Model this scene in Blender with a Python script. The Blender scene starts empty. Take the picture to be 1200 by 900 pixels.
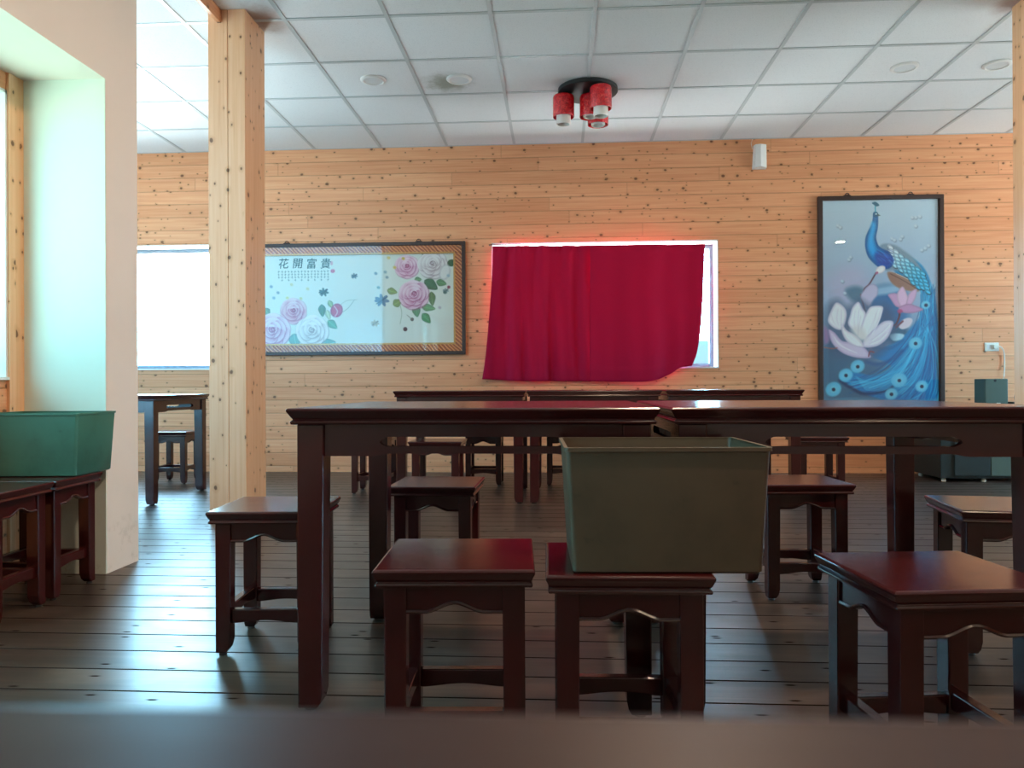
import bpy, bmesh, math, random
import numpy as np
from mathutils import Vector, Matrix

R = math.radians
random.seed(7)
scene = bpy.context.scene
COL = scene.collection

# ------------------------------------------------------------------ camera
FPX = 895.0
THETA = R(3.5)
CAMZ = 0.768
cam_rot = Matrix.Rotation(THETA, 3, 'Z') @ Matrix.Rotation(R(90 + 0.128), 3, 'X') @ Matrix.Rotation(R(-0.25), 3, 'Z')
cd = bpy.data.cameras.new('camera')
cd.sensor_width = 36.0
cd.lens = FPX * 36.0 / 1200.0
cd.clip_start = 0.005
cd.clip_end = 200
cd.dof.use_dof = True
cd.dof.focus_distance = 2.6
cd.dof.aperture_fstop = 11.5
cam = bpy.data.objects.new('camera', cd)
COL.objects.link(cam)
M4 = cam_rot.to_4x4()
M4.translation = (0, 0, CAMZ)
cam.matrix_world = M4
scene.camera = cam


def ray(px, py):
    return cam_rot @ Vector(((px - 600) / FPX, (450 - py) / FPX, -1))


def on_y(px, py, y):
    d = ray(px, py)
    return d * (y / d.y) + Vector((0, 0, CAMZ))


def on_x(px, py, x):
    d = ray(px, py)
    return d * (x / d.x) + Vector((0, 0, CAMZ))


def on_z(px, py, z):
    d = ray(px, py)
    return d * ((z - CAMZ) / d.z) + Vector((0, 0, CAMZ))


def c2r(xc, yc):
    c, s = math.cos(THETA), math.sin(THETA)
    return (xc * c - yc * s, xc * s + yc * c)


D = 6.757        # inner face of the pine wall
CEIL = 2.908


# ------------------------------------------------------------------ node helpers
class NT:
    def __init__(self, name):
        m = bpy.data.materials.new(name)
        m.use_nodes = True
        self.m, self.t = m, m.node_tree
        self.t.nodes.clear()
        self.out = self.t.nodes.new('ShaderNodeOutputMaterial')

    def n(self, kind, ins=None, **attrs):
        nd = self.t.nodes.new('ShaderNode' + kind)
        for k, v in attrs.items():
            setattr(nd, k, v)
        for k, v in (ins or {}).items():
            sock = nd.inputs[k]
            if isinstance(v, bpy.types.NodeSocket):
                self.t.links.new(v, sock)
            elif v is not None:
                if sock.type == 'RGBA' and len(v) == 3:
                    v = (*v, 1)
                sock.default_value = v
        return nd

    def math(self, op, a, b=0.0, c=None, clamp=False):
        ins = {0: a, 1: b}
        if c is not None:
            ins[2] = c
        return self.n('Math', ins, operation=op, use_clamp=clamp).outputs[0]

    def mix(self, f, a, b, blend='MIX'):
        nd = self.n('Mix', data_type='RGBA', blend_type=blend)
        for k, v in ((0, f), (6, a), (7, b)):
            if isinstance(v, bpy.types.NodeSocket):
                self.t.links.new(v, nd.inputs[k])
            else:
                nd.inputs[k].default_value = (*v, 1) if isinstance(v, tuple) and len(v) == 3 else v
        return nd.outputs[2]

    def ramp(self, f, stops):
        nd = self.n('ValToRGB', {0: f})
        el = nd.color_ramp.elements
        while len(el) < len(stops):
            el.new(0.5)
        for e, (p, c) in zip(el, stops):
            e.position = p
            e.color = (*c, 1) if len(c) == 3 else c
        return nd.outputs[0]

    def step(self, v, lo, hi):
        nd = self.n('MapRange', {0: v, 1: lo, 2: hi, 3: 0.0, 4: 1.0}, interpolation_type='SMOOTHSTEP')
        return nd.outputs[0]

    def xyz(self):
        c = self.n('TexCoord').outputs['Object']
        s = self.n('SeparateXYZ', {0: c})
        return c, s.outputs[0], s.outputs[1], s.outputs[2]

    def vec(self, x, y, z=0.0):
        return self.n('CombineXYZ', {0: x, 1: y, 2: z}).outputs[0]

    def noise(self, v, scale=5, detail=3, rough=0.5, dist=0.0):
        return self.n('TexNoise', {'Vector': v, 'Scale': scale, 'Detail': detail, 'Roughness': rough, 'Distortion': dist}).outputs[0]

    def bump(self, h, strength=0.3, dist=0.01):
        return self.n('Bump', {'Height': h, 'Strength': strength, 'Distance': dist}).outputs[0]

    def pr(self, color, rough=0.5, normal=None, **kw):
        ins = {'Base Color': color, 'Roughness': rough}
        if normal is not None:
            ins['Normal'] = normal
        for k, v in kw.items():
            ins[k.replace('_', ' ')] = v
        return self.n('BsdfPrincipled', ins).outputs[0]

    def done(self, shader):
        self.t.links.new(shader, self.out.inputs[0])
        return self.m


def lin(r, g, b):
    f = lambda c: (c / 255 / 12.92) if c / 255 <= 0.04045 else ((c / 255 + 0.055) / 1.055) ** 2.4
    return (f(r), f(g), f(b))


def plain(name, rgb, rough=0.5, **kw):
    t = NT(name)
    c, x, y, z = t.xyz()
    n = t.noise(c, 35, 2)
    col = t.mix(t.math('MULTIPLY', n, 0.25), rgb, tuple(v * 0.8 for v in rgb))
    return t.done(t.pr(col, rough, **kw))


def pine(name, mode):
    """mode: 'x' boards along x seen in x-z, 'y' boards along y seen in y-z, 'v' vertical boards"""
    t = NT(name)
    c, x, y, z = t.xyz()
    if mode == 'x':
        u, v = x, z
    elif mode == 'y':
        u, v = y, z
    else:
        u, v = z, t.math('ADD', x, y)
    if mode == 'v':
        u2, v2 = t.math('MULTIPLY', u, 1.0), v
        rowh = None
        plank = t.math('FLOOR', t.math('MULTIPLY', v2, 9.0))
    else:
        rowh = 0.119
        vv = t.math('SUBTRACT', CEIL, v)
        row = t.math('DIVIDE', vv, rowh)
        plank = t.math('FLOOR', row)
        fr = t.math('FRACT', row)
    rnd = t.n('TexWhiteNoise', {'W': plank}, noise_dimensions='1D').outputs[0]
    ush = t.math('ADD', u, t.math('MULTIPLY', rnd, 17.0))
    if rowh:
        seg = t.math('DIVIDE', ush, 2.35)
        segi = t.math('FLOOR', seg)
        segf = t.math('FRACT', seg)
        rnd2 = t.n('TexWhiteNoise', {'Vector': t.vec(segi, plank)}, noise_dimensions='2D').outputs[0]
    else:
        rnd2 = rnd
    grain = t.noise(t.vec(t.math('MULTIPLY', ush, 1.6), t.math('MULTIPLY', v, 55.0), rnd2), 1.0, 4, 0.6, 0.6)
    fine = t.noise(t.vec(t.math('MULTIPLY', ush, 5.0), t.math('MULTIPLY', v, 240.0)), 1.0, 2, 0.5)
    col = t.ramp(grain, [(0.25, (0.66, 0.265, 0.130)), (0.5, (0.76, 0.35, 0.178)), (0.75, (0.82, 0.43, 0.24))] if mode != 'v' else
                [(0.25, (0.74, 0.40, 0.22)), (0.5, (0.82, 0.49, 0.29)), (0.75, (0.86, 0.55, 0.35))])
    tint = t.ramp(rnd2, [(0.0, (0.92, 0.84, 0.78)), (0.5, (1, 0.98, 0.95)), (1.0, (1.06, 1.05, 1.05))])
    col = t.mix(1.0, col, tint, 'MULTIPLY')
    col = t.mix(t.math('MULTIPLY', fine, 0.16), col, (0.6, 0.30, 0.13))
    # knots: two scales
    for sc_u, sc_v, r0, thr, off in ((8.0, 10.0, 0.14, 0.68, 0.0), (14.0, 20.0, 0.14, 0.80, 5.3)):
        kv = t.vec(t.math('ADD', t.math('MULTIPLY', ush, sc_u), off), t.math('ADD', t.math('MULTIPLY', v, sc_v), off))
        wob = t.noise(kv, 2.5, 2)
        vor = t.n('TexVoronoi', {'Vector': kv, 'Scale': 1.0, 'Randomness': 0.95}, voronoi_dimensions='2D')
        sep = t.n('SeparateColor', {0: vor.outputs['Color']})
        on = t.math('GREATER_THAN', sep.outputs[0], thr)
        dist = t.math('ADD', vor.outputs['Distance'], t.math('MULTIPLY', t.math('SUBTRACT', wob, 0.5), 0.16))
        rad = t.math('MULTIPLY_ADD', sep.outputs[1], r0 * 0.6, r0 * 0.45)
        halo = t.math('MULTIPLY', on, t.math('SUBTRACT', 1.0, t.step(dist, rad, t.math('MULTIPLY', rad, 2.6))))
        core = t.math('MULTIPLY', on, t.math('SUBTRACT', 1.0, t.step(dist, t.math('MULTIPLY', rad, 0.5), rad)))
        col = t.mix(t.math('MULTIPLY', halo, 0.30), col, (0.50, 0.22, 0.08))
        col = t.mix(t.math('MULTIPLY', core, 0.85), col, (0.11, 0.042, 0.018))
    nrm = None
    if rowh:
        g = t.math('MINIMUM', fr, t.math('SUBTRACT', 1.0, fr))
        gap = t.math('SUBTRACT', 1.0, t.step(g, 0.0, 0.045))
        gs = t.math('MINIMUM', segf, t.math('SUBTRACT', 1.0, segf))
        gap2 = t.math('SUBTRACT', 1.0, t.step(gs, 0.0, 0.0016))
        gap = t.math('MAXIMUM', gap, t.math('MULTIPLY', gap2, 0.8))
        col = t.mix(t.math('MULTIPLY', gap, 0.55), col, (0.30, 0.13, 0.05))
        nrm = t.bump(t.math('MULTIPLY', gap, -1.0), 0.5, 0.006)
    kw = {'Specular_IOR_Level': 0.35}
    return t.done(t.pr(col, 0.45, nrm, **kw))


def lacquer(name, base, rough=0.22, spec=0.75):
    t = NT(name)
    c, x, y, z = t.xyz()
    info = t.n('ObjectInfo').outputs['Random']
    g = t.noise(t.vec(t.math('MULTIPLY', x, 3.0), t.math('MULTIPLY', y, 40.0), t.math('MULTIPLY', z, 3.0)), 1.6, 4, 0.6, 0.5)
    wear = t.noise(c, 14, 4, 0.65)
    col = t.ramp(g, [(0.2, tuple(v * 0.75 for v in base)), (0.55, base), (0.9, tuple(v * 1.25 for v in base))])
    col = t.mix(t.math('MULTIPLY', info, 0.35), col, tuple(v * 0.7 for v in base))
    ro = t.math('MULTIPLY_ADD', wear, 0.10, rough - 0.08)
    return t.done(t.pr(col, ro, t.bump(t.math('MULTIPLY', g, 0.6), 0.08, 0.002), Specular_IOR_Level=spec))


def floor_mat():
    t = NT('dark_floor_boards')
    c, x, y, z = t.xyz()
    row = t.math('DIVIDE', t.math('SUBTRACT', y, 3.018), 0.1435)
    pl = t.math('FLOOR', row)
    fr = t.math('FRACT', row)
    rnd = t.n('TexWhiteNoise', {'W': pl}, noise_dimensions='1D').outputs[0]
    u = t.math('ADD', x, t.math('MULTIPLY', rnd, 13.0))
    grain = t.noise(t.vec(t.math('MULTIPLY', u, 1.4), t.math('MULTIPLY', y, 42.0)), 1.0, 5, 0.62, 0.8)
    patch = t.noise(t.vec(t.math('MULTIPLY', u, 1.2), t.math('MULTIPLY', y, 2.4)), 1.3, 4, 0.6)
    col = t.ramp(grain, [(0.25, (0.018, 0.011, 0.007)), (0.5, (0.038, 0.023, 0.016)), (0.8, (0.082, 0.053, 0.037))])
    tint = t.ramp(rnd, [(0, (0.75, 0.75, 0.78)), (1, (1.2, 1.15, 1.1))])
    col = t.mix(1.0, col, tint, 'MULTIPLY')
    col = t.mix(t.math('MULTIPLY', t.step(patch, 0.5, 0.75), 0.45), col, (0.20, 0.150, 0.112))
    # chips and dents
    kv = t.vec(t.math('MULTIPLY', u, 5.5), t.math('MULTIPLY', y, 17.0))
    vor = t.n('TexVoronoi', {'Vector': kv, 'Scale': 1.0}, voronoi_dimensions='2D')
    sep = t.n('SeparateColor', {0: vor.outputs['Color']})
    chip = t.math('MULTIPLY', t.math('GREATER_THAN', sep.outputs[0], 0.72),
                  t.math('SUBTRACT', 1.0, t.step(vor.outputs['Distance'], 0.05, 0.13)))
    col = t.mix(t.math('MULTIPLY', chip, 0.8), col, (0.012, 0.008, 0.006))
    g = t.math('MINIMUM', fr, t.math('SUBTRACT', 1.0, fr))
    gap = t.math('SUBTRACT', 1.0, t.step(g, 0.014, 0.036))
    col = t.mix(t.math('MULTIPLY', gap, 0.95), col, (0.004, 0.003, 0.002))
    grit = t.noise(c, 260, 2, 0.5)
    smear = t.noise(t.vec(t.math('MULTIPLY', u, 4), t.math('MULTIPLY', y, 9)), 1.0, 4, 0.65)
    rough = t.math('ADD', t.math('MULTIPLY_ADD', smear, 0.20, 0.27), t.math('MULTIPLY', gap, 0.4))
    h = t.math('ADD', t.math('MULTIPLY', gap, -1.0), t.math('MULTIPLY', t.math('ADD', grain, t.math('MULTIPLY', grit, 0.25)), 0.10))
    h = t.math('SUBTRACT', h, t.math('MULTIPLY', chip, 0.25))
    return t.done(t.pr(col, rough, t.bump(h, 0.30, 0.005), Specular_IOR_Level=t.math('MULTIPLY', t.math('SUBTRACT', 1.0, t.math('MAXIMUM', gap, chip)), 0.9)))


def stain(t, c, pos, r0, r1, sq=(1, 1, 1), nscale=14, amt=0.5):
    d = t.n('VectorMath', {0: c, 1: tuple(pos)}, operation='SUBTRACT').outputs[0]
    d = t.n('VectorMath', {0: d, 1: sq}, operation='MULTIPLY').outputs[0]
    ln = t.n('VectorMath', {0: d}, operation='LENGTH').outputs['Value']
    nz = t.noise(c, nscale, 4, 0.7)
    ln = t.math('ADD', ln, t.math('MULTIPLY', t.math('SUBTRACT', nz, 0.5), amt * r1))
    return t.math('SUBTRACT', 1.0, t.step(ln, r0, r1))


def ceiling_mat():
    t = NT('mineral_ceiling_tile')
    c, x, y, z = t.xyz()
    sp = t.noise(c, 190, 2, 0.6)
    big = t.noise(c, 1.2, 2)
    col = t.mix(t.step(sp, 0.56, 0.68), (0.76, 0.785, 0.795), (0.64, 0.665, 0.675))
    col = t.mix(t.math('MULTIPLY', big, 0.12), col, (0.58, 0.62, 0.64))
    p = on_z(524, 97, CEIL)
    s1 = stain(t, c, p, 0.03, 0.22, (1, 1, 1), 13, 0.9)
    col = t.mix(t.math('MULTIPLY', s1, 0.85), col, (0.25, 0.25, 0.19))
    p2 = on_z(309, 22, CEIL)
    s2 = stain(t, c, p2, 0.03, 0.17, (1, 0.7, 1), 9, 0.6)
    col = t.mix(t.math('MULTIPLY', s2, 0.75), col, (0.30, 0.17, 0.11))
    p3 = on_z(1190, 3, CEIL)
    s3 = stain(t, c, p3, 0.03, 0.14, (1, 0.7, 1), 9, 0.6)
    col = t.mix(t.math('MULTIPLY', s3, 0.75), col, (0.32, 0.20, 0.17))
    return t.done(t.pr(col, 0.9, t.bump(sp, 0.12, 0.004)))


def painted(name, rgb):
    t = NT(name)
    c, x, y, z = t.xyz()
    n = t.noise(c, 2.2, 4, 0.6)
    col = t.mix(t.math('MULTIPLY', t.step(n, 0.45, 0.8), 0.22), rgb, tuple(v * 0.82 for v in rgb))
    scuff = t.noise(c, 9, 5, 0.7)
    low = t.math('SUBTRACT', 1.0, t.step(z, 0.0, 0.45))
    col = t.mix(t.math('MULTIPLY', t.math('MULTIPLY', low, t.step(scuff, 0.5, 0.7)), 0.5), col, (0.42, 0.36, 0.26))
    return t.done(t.pr(col, 0.6, t.bump(t.noise(c, 60, 3), 0.05, 0.003)))


def glass_mat(name, tint, refl=1.0):
    t = NT(name)
    tr = t.n('BsdfTransparent', {'Color': tint}).outputs[0]
    gl = t.n('BsdfGlossy', {'Color': (1, 1, 1), 'Roughness': 0.0}).outputs[0]
    fc = t.n('LayerWeight', {'Blend': 0.5}).outputs['Facing']
    f = t.math('MULTIPLY', t.math('MULTIPLY_ADD', t.math('POWER', fc, 5.0), 0.96, 0.04), refl, clamp=True)
    return t.done(t.n('MixShader', {0: f, 1: tr, 2: gl}).outputs[0])


def fabric():
    t = NT('crimson_curtain_cloth')
    c, x, y, z = t.xyz()
    w = t.noise(t.vec(t.math('MULTIPLY', x, 300), t.math('MULTIPLY', z, 60)), 1.0, 2)
    col = t.mix(w, (0.33, 0.001, 0.030), (0.44, 0.003, 0.048))
    dif = t.pr(col, 0.8, None, Specular_IOR_Level=0.2)
    trn = t.n('BsdfTranslucent', {'Color': (0.50, 0.0, 0.04)}).outputs[0]
    return t.done(t.n('MixShader', {0: 0.11, 1: dif, 2: trn}).outputs[0])


def vcol_mat(name, rough=0.5):
    t = NT(name)
    a = t.n('Attribute', attribute_name='print', attribute_type='GEOMETRY').outputs['Color']
    return t.done(t.pr(a, rough))


def emis(name, rgb, s):
    t = NT(name)
    return t.done(t.n('Emission', {'Color': rgb, 'Strength': s}).outputs[0])


def ornate():
    t = NT('carved_gold_moulding')
    c, x, y, z = t.xyz()
    w = t.n('TexWave', {'Vector': t.vec(t.math('ADD', x, z), t.math('SUBTRACT', x, z)), 'Scale': 9.0, 'Distortion': 3.0, 'Detail': 2.0}, wave_type='BANDS').outputs['Fac']
    col = t.ramp(w, [(0.1, (0.34, 0.065, 0.020)), (0.55, (0.52, 0.13, 0.040)), (0.95, (0.72, 0.27, 0.09))])
    return t.done(t.pr(col, 0.38, t.bump(w, 0.5, 0.006), Metallic=0.1))


def cracked_red():
    t = NT('red_crackle_lamp_glass')
    c, x, y, z = t.xyz()
    ns = t.noise(c, 45, 3, 0.6, 1.5)
    col = t.ramp(ns, [(0.35, (0.42, 0.0, 0.006)), (0.56, (0.80, 0.004, 0.014)), (0.72, (0.90, 0.10, 0.08))])
    return t.done(t.pr(col, 0.22, t.bump(ns, 0.7, 0.01), Coat_Weight=0.5))


def bin_plastic(name, rgb):
    t = NT(name)
    c, x, y, z = t.xyz()
    n = t.noise(c, 6, 4, 0.65)
    sp = t.noise(c, 24, 3, 0.6)
    col = t.mix(t.step(n, 0.4, 0.75), rgb, tuple(v * 0.72 for v in rgb))
    col = t.mix(t.math('MULTIPLY', t.step(sp, 0.66, 0.74), 0.5), col, tuple(v * 0.55 for v in rgb))
    return t.done(t.pr(col, 0.42, t.bump(n, 0.05, 0.004)))


MAT = dict(
    pine_x=pine('knotty_pine_boards', 'x'), pine_y=pine('knotty_pine_boards_side', 'y'), pine_v=pine('knotty_pine_post', 'v'),
    red=lacquer('dark_red_lacquered_wood', (0.041, 0.0044, 0.0050)),
    dull=lacquer('dull_worn_brown_wood', (0.028, 0.012, 0.011), 0.42, 0.14),
    floor=floor_mat(), ceil=ceiling_mat(),
    tbar=plain('shade_grey_ceiling_grid', (0.50, 0.55, 0.56), 0.45),  # white bars coloured grey to give the shading and gaps along the grid
    paint=painted('cream_wall_paint', (0.83, 0.75, 0.67)),
    mint=painted('green_daylight_on_reveal', (0.74, 0.80, 0.72)),  # the alcove window's green daylight, put into the wall colour
    white=plain('white_paint', (0.80, 0.80, 0.78), 0.5),
    alu=plain('grey_aluminium', (0.10, 0.14, 0.18), 0.4),
    glass=glass_mat('window_glass', (0.96, 0.98, 0.97)),
    glass_green=glass_mat('green_daylight_window_glass', (0.47, 0.56, 0.515)),  # tint stands in for green daylight off the foliage outside
    glass_grey=glass_mat('daylight_dimming_glass', (0.40, 0.46, 0.48)),  # tint added to hold back daylight from the unseen side windows
    pic_glass=glass_mat('picture_glass', (0.97, 0.98, 0.98), 1.0), soft_glass=glass_mat('low_glare_picture_glass', (0.97, 0.98, 0.98), 0.55),
    cloth=fabric(),
    black=plain('black_lacquer', (0.010, 0.011, 0.012), 0.5),
    darkframe=plain('dark_brown_frame', (0.040, 0.018, 0.014), 0.4),
    gold=plain('gold_slip', (0.60, 0.30, 0.09), 0.35, Metallic=0.4),
    ornate=ornate(), redglass=cracked_red(),
    diffuser=plain('frosted_glass', (0.78, 0.74, 0.70), 0.35),
    lens=plain('frosted_lens', (0.66, 0.69, 0.70), 0.5),
    bin=bin_plastic('olive_green_plastic', (0.088, 0.064, 0.040)),
    bin2=bin_plastic('teal_green_plastic', (0.050, 0.19, 0.145)),
    greenmetal=plain('grey_green_metal', (0.070, 0.108, 0.088), 0.45),
    darkgreen=plain('black_green_panel', (0.006, 0.013, 0.011), 0.6),
    steel=plain('dull_steel', (0.06, 0.055, 0.05), 0.5),
    cord=plain('white_cable', (0.80, 0.72, 0.62), 0.5),
    plastic=plain('ivory_plastic', (0.74, 0.74, 0.66), 0.4),
    ink=plain('dark_green_ink', (0.012, 0.060, 0.045), 0.6),
    lamp_on=emis('lit_downlight', (1.0, 0.86, 0.70), 14),
    warm_on=emis('lit_warm_bulb', (1.0, 0.62, 0.28), 14),
    ground=plain('pale_concrete', (0.45, 0.46, 0.44), 0.9),
    cyan=plain('cyan_paint', (0.001, 0.024, 0.030), 0.6),
)


# ------------------------------------------------------------------ mesh helpers
class B:
    def __init__(self):
        self.bm = bmesh.new()

    def hexa(self, p):
        v = [self.bm.verts.new(q) for q in p]
        for f in ((3, 2, 1, 0), (4, 5, 6, 7), (0, 1, 5, 4), (1, 2, 6, 5), (2, 3, 7, 6), (3, 0, 4, 7)):
            self.bm.faces.new([v[i] for i in f])
        return self

    def box(self, x0, x1, y0, y1, z0, z1):
        return self.hexa([(x0, y0, z0), (x1, y0, z0), (x1, y1, z0), (x0, y1, z0),
                          (x0, y0, z1), (x1, y0, z1), (x1, y1, z1), (x0, y1, z1)])

    def quad(self, *p):
        self.bm.faces.new([self.bm.verts.new(q) for q in p])
        return self

    def loft(self, rings, cap=True):
        vs = [[self.bm.verts.new(p) for p in r] for r in rings]
        n = len(vs[0])
        for a, b in zip(vs, vs[1:]):
            for i in range(n):
                j = (i + 1) % n
                self.bm.faces.new((a[i], a[j], b[j], b[i]))
        if cap:
            self.bm.faces.new(list(reversed(vs[0])))
            self.bm.faces.new(vs[-1])
        return self

    def rect_loft(self, prof, cx=0, cy=0):
        """prof: (half_x, half_y, z), bottom to top"""
        return self.loft([[(cx - a, cy - b, z), (cx + a, cy - b, z), (cx + a, cy + b, z), (cx - a, cy + b, z)] for a, b, z in prof])

    def lathe(self, prof, c=(0, 0, 0), n=32, cap=True):
        return self.loft([[(c[0] + r * math.cos(2 * math.pi * i / n), c[1] + r * math.sin(2 * math.pi * i / n), c[2] + z) for i in range(n)]
                          for r, z in prof], cap)

    def tube(self, pts, r, n=8):
        pts = [Vector(p) for p in pts]
        rings = []
        for i, p in enumerate(pts):
            a = pts[max(0, i - 1)]
            b = pts[min(len(pts) - 1, i + 1)]
            t = (b - a).normalized()
            up = Vector((0, 0, 1)) if abs(t.z) < 0.95 else Vector((0, 1, 0))
            s = t.cross(up).normalized()
            w = s.cross(t).normalized()
            rings.append([p + (s * math.cos(2 * math.pi * k / n) + w * math.sin(2 * math.pi * k / n)) * r for k in range(n)])
        return self.loft(rings)

    def board(self, xs, bot, top, y0, y1, slot=None):
        """upright board along x with curved lower edge; slot=(lo(x), hi(x), xa, xb) is a pierced opening"""
        def strip(x0, x1, a0, a1, b0, b1, under=True, over=True):
            P = lambda x, y, z: self.bm.verts.new((x, y, z))
            f = [P(x0, y0, a0), P(x1, y0, a1), P(x1, y0, b1), P(x0, y0, b0)]
            k = [P(x0, y1, a0), P(x1, y1, a1), P(x1, y1, b1), P(x0, y1, b0)]
            self.bm.faces.new(f)
            self.bm.faces.new(list(reversed(k)))
            if under:
                self.bm.faces.new((f[1], f[0], k[0], k[1]))
            if over:
                self.bm.faces.new((f[3], f[2], k[2], k[3]))
        for x0, x1 in zip(xs, xs[1:]):
            if slot:
                lo, hi, xa, xb = slot
                ins = x0 >= xa - 1e-6 and x1 <= xb + 1e-6
                if ins:
                    strip(x0, x1, bot(x0), bot(x1), lo(x0), lo(x1))
                    strip(x0, x1, hi(x0), hi(x1), top, top)
                    continue
            strip(x0, x1, bot(x0), bot(x1), top, top)
        for x in (xs[0], xs[-1]):
            self.quad((x, y0, bot(x)), (x, y0, top), (x, y1, top), (x, y1, bot(x)))
        return self

    def xform(self, m):
        bmesh.ops.transform(self.bm, matrix=m, verts=self.bm.verts)
        return self

    def build(self, name, mat, parent=None, bevel=0.0, smooth=False, merge=False):
        bm = self.bm
        if merge:
            bmesh.ops.remove_doubles(bm, verts=bm.verts, dist=1e-5)
        bmesh.ops.recalc_face_normals(bm, faces=bm.faces)
        me = bpy.data.meshes.new(name)
        bm.to_mesh(me)
        bm.free()
        if smooth:
            me.polygons.foreach_set('use_smooth', [True] * len(me.polygons))
        me.materials.append(MAT[mat] if isinstance(mat, str) else mat)
        o = bpy.data.objects.new(name, me)
        COL.objects.link(o)
        if parent:
            o.parent = parent
        if bevel:
            md = o.modifiers.new('edge', 'BEVEL')
            md.width = bevel
            md.segments = 2
            md.limit_method = 'ANGLE'
            md.angle_limit = R(40)
        if smooth:
            sm = o.modifiers.new('split', 'EDGE_SPLIT')
            sm.split_angle = R(42)
        return o


def empty(name, loc=(0, 0, 0), rz=0.0):
    o = bpy.data.objects.new(name, None)
    o.empty_display_size = 0.1
    COL.objects.link(o)
    o.location = loc
    o.rotation_euler = (0, 0, rz)
    return o


def tag(o, label, cat, group=None):
    o['label'] = label
    o['category'] = cat
    if group:
        o['group'] = group
    return o


def struct(o, label=None, cat=None):
    o['kind'] = 'structure'
    if label:
        o['label'] = label
        o['category'] = cat
    return o


def kids(o):
    return [c for c in bpy.data.objects if c.parent is o]


def copy_tree(o, parent=None):
    c = o.copy()
    COL.objects.link(c)
    if parent is not None:
        c.parent = parent
    for ch in kids(o):
        copy_tree(ch, c)
    return c


# ------------------------------------------------------------------ room shell
XL, XP, XO = -5.2, -1.8625, -2.225        # extension wall, pier face, alcove outer wall
XR, YB = 6.2, -4.5
YP0, YP1 = 3.045, 3.279                    # pier thickness
HEAD = 2.043

struct(B().box(XO - 0.2, XR + 0.3, YB - 0.3, D + 0.26, -0.08, 0.0).box(XL - 0.3, XO - 0.2, YP0, D + 0.26, -0.08, 0.0).build('floor', 'floor'), 'dark brown worn wooden plank floor', 'floor')
cl = struct(B().box(XO - 0.2, XR + 0.3, YB - 0.3, D + 0.26, CEIL, CEIL + 0.08).box(XL - 0.3, XO - 0.2, YP0, D + 0.26, CEIL, CEIL + 0.08).build('ceiling', 'ceil'), 'white suspended ceiling of square mineral tiles', 'ceiling')
gx0 = on_y(524, 171, D).x
g = B()
k = math.ceil((XL - gx0) / 0.6)
while gx0 + k * 0.6 < XR:
    x = gx0 + k * 0.6
    g.box(x - 0.012, x + 0.012, YB if x > XP else YP1, D, CEIL - 0.005, CEIL + 0.001)
    k += 1
k = 0
while D - k * 0.6 > YB:
    y = D - k * 0.6
    g.box(XL if y > YP1 else XP, XR, y - 0.012, y + 0.012, CEIL - 0.0045, CEIL + 0.001)
    k += 1
g.build('ceiling_grid', 'tbar', cl)


def wall_open(x0, x1, z0, z1, holes, put):
    """cut a wall into boxes around rectangular holes (a0,a1,c0,c1)"""
    xs = sorted({x0, x1, *[h[0] for h in holes], *[h[1] for h in holes]})
    zs = sorted({z0, z1, *[h[2] for h in holes], *[h[3] for h in holes]})
    for a, b in zip(xs, xs[1:]):
        # merge vertically contiguous solid cells
        run = None
        for c, d in zip(zs, zs[1:]):
            solid = not any(h[0] <= a and b <= h[1] and h[2] <= c and d <= h[3] for h in holes)
            if solid:
                run = (run[0], d) if run else (c, d)
            if (not solid or d == z1) and run:
                put(a, b, run[0], run[1])
                run = None


# back wall with the two windows
w1a, w1b = on_y(136, 430, D), on_y(249, 287, D)
W1 = (w1a.x, w1b.x, on_y(205, 433.5, D).z, on_y(205, 287, D).z)
w2a, w2b = on_y(576.5, 431, D), on_y(841.5, 281, D)
W2 = (w2a.x, w2b.x, on_y(841.5, 431.3, D).z, on_y(841.5, 280.8, D).z)
b = B()
wall_open(XL - 0.3, XR + 0.3, 0, CEIL, [W1, W2], lambda a, c, z0, z1: b.box(a, c, D, D + 0.25, z0, z1))
struct(b.build('wall_back', 'pine_x'), 'knotty pine boarded wall with two windows', 'wall')

# partition / pier
XG = -2.32
struct(B().box(XG, XP, YP0, YP1, 0, CEIL).build('wall_pier', 'paint'), 'cream painted wall end beside the green bin', 'wall')
W6 = (-4.25, XG, 0.45, 2.74)
b = B()
wall_open(XL, XG, 0, CEIL, [W6], lambda a, c, z0, z1: b.box(a, c, YP0, YP1, z0, z1))
struct(b.build('wall_glazed', 'paint'))
# header over alcove and wall towards the camera's back
hd = B().box(XO - 0.2, XP, -1.2, YP0, HEAD, CEIL)
struct(hd.build('wall_left_header', 'paint'), 'cream painted wall above the alcove', 'wall')
struct(B().box(XO - 0.2, XP, YB, -1.2, 0, CEIL).build('wall_left', 'paint'))
# thin sheet on the alcove's far jamb, green daylight put into its colour
struct(B().box(XO, XP - 0.001, YP0 - 0.006, YP0, 0, HEAD).build('wall_alcove_reveal', 'mint'), 'pale green lit side wall of the alcove', 'wall')

# alcove outer wall (pine) with window 3
W3 = (-0.5, 2.955, 0.80, 1.97)
b = B()
wall_open(-1.2, YP0, 0, HEAD, [W3], lambda a, c, z0, z1: b.box(XO - 0.2, XO, a, c, z0, z1))
struct(b.build('wall_alcove', 'pine_y'), 'pine boarded outer wall of the alcove', 'wall')
# extension left wall with window 4
W4 = (3.75, 6.45, 0.55, 2.35)
b = B()
wall_open(YP1, D, 0, CEIL, [W4], lambda a, c, z0, z1: b.box(XL - 0.25, XL, a, c, z0, z1))
struct(b.build('wall_far_left', 'paint'))
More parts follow.
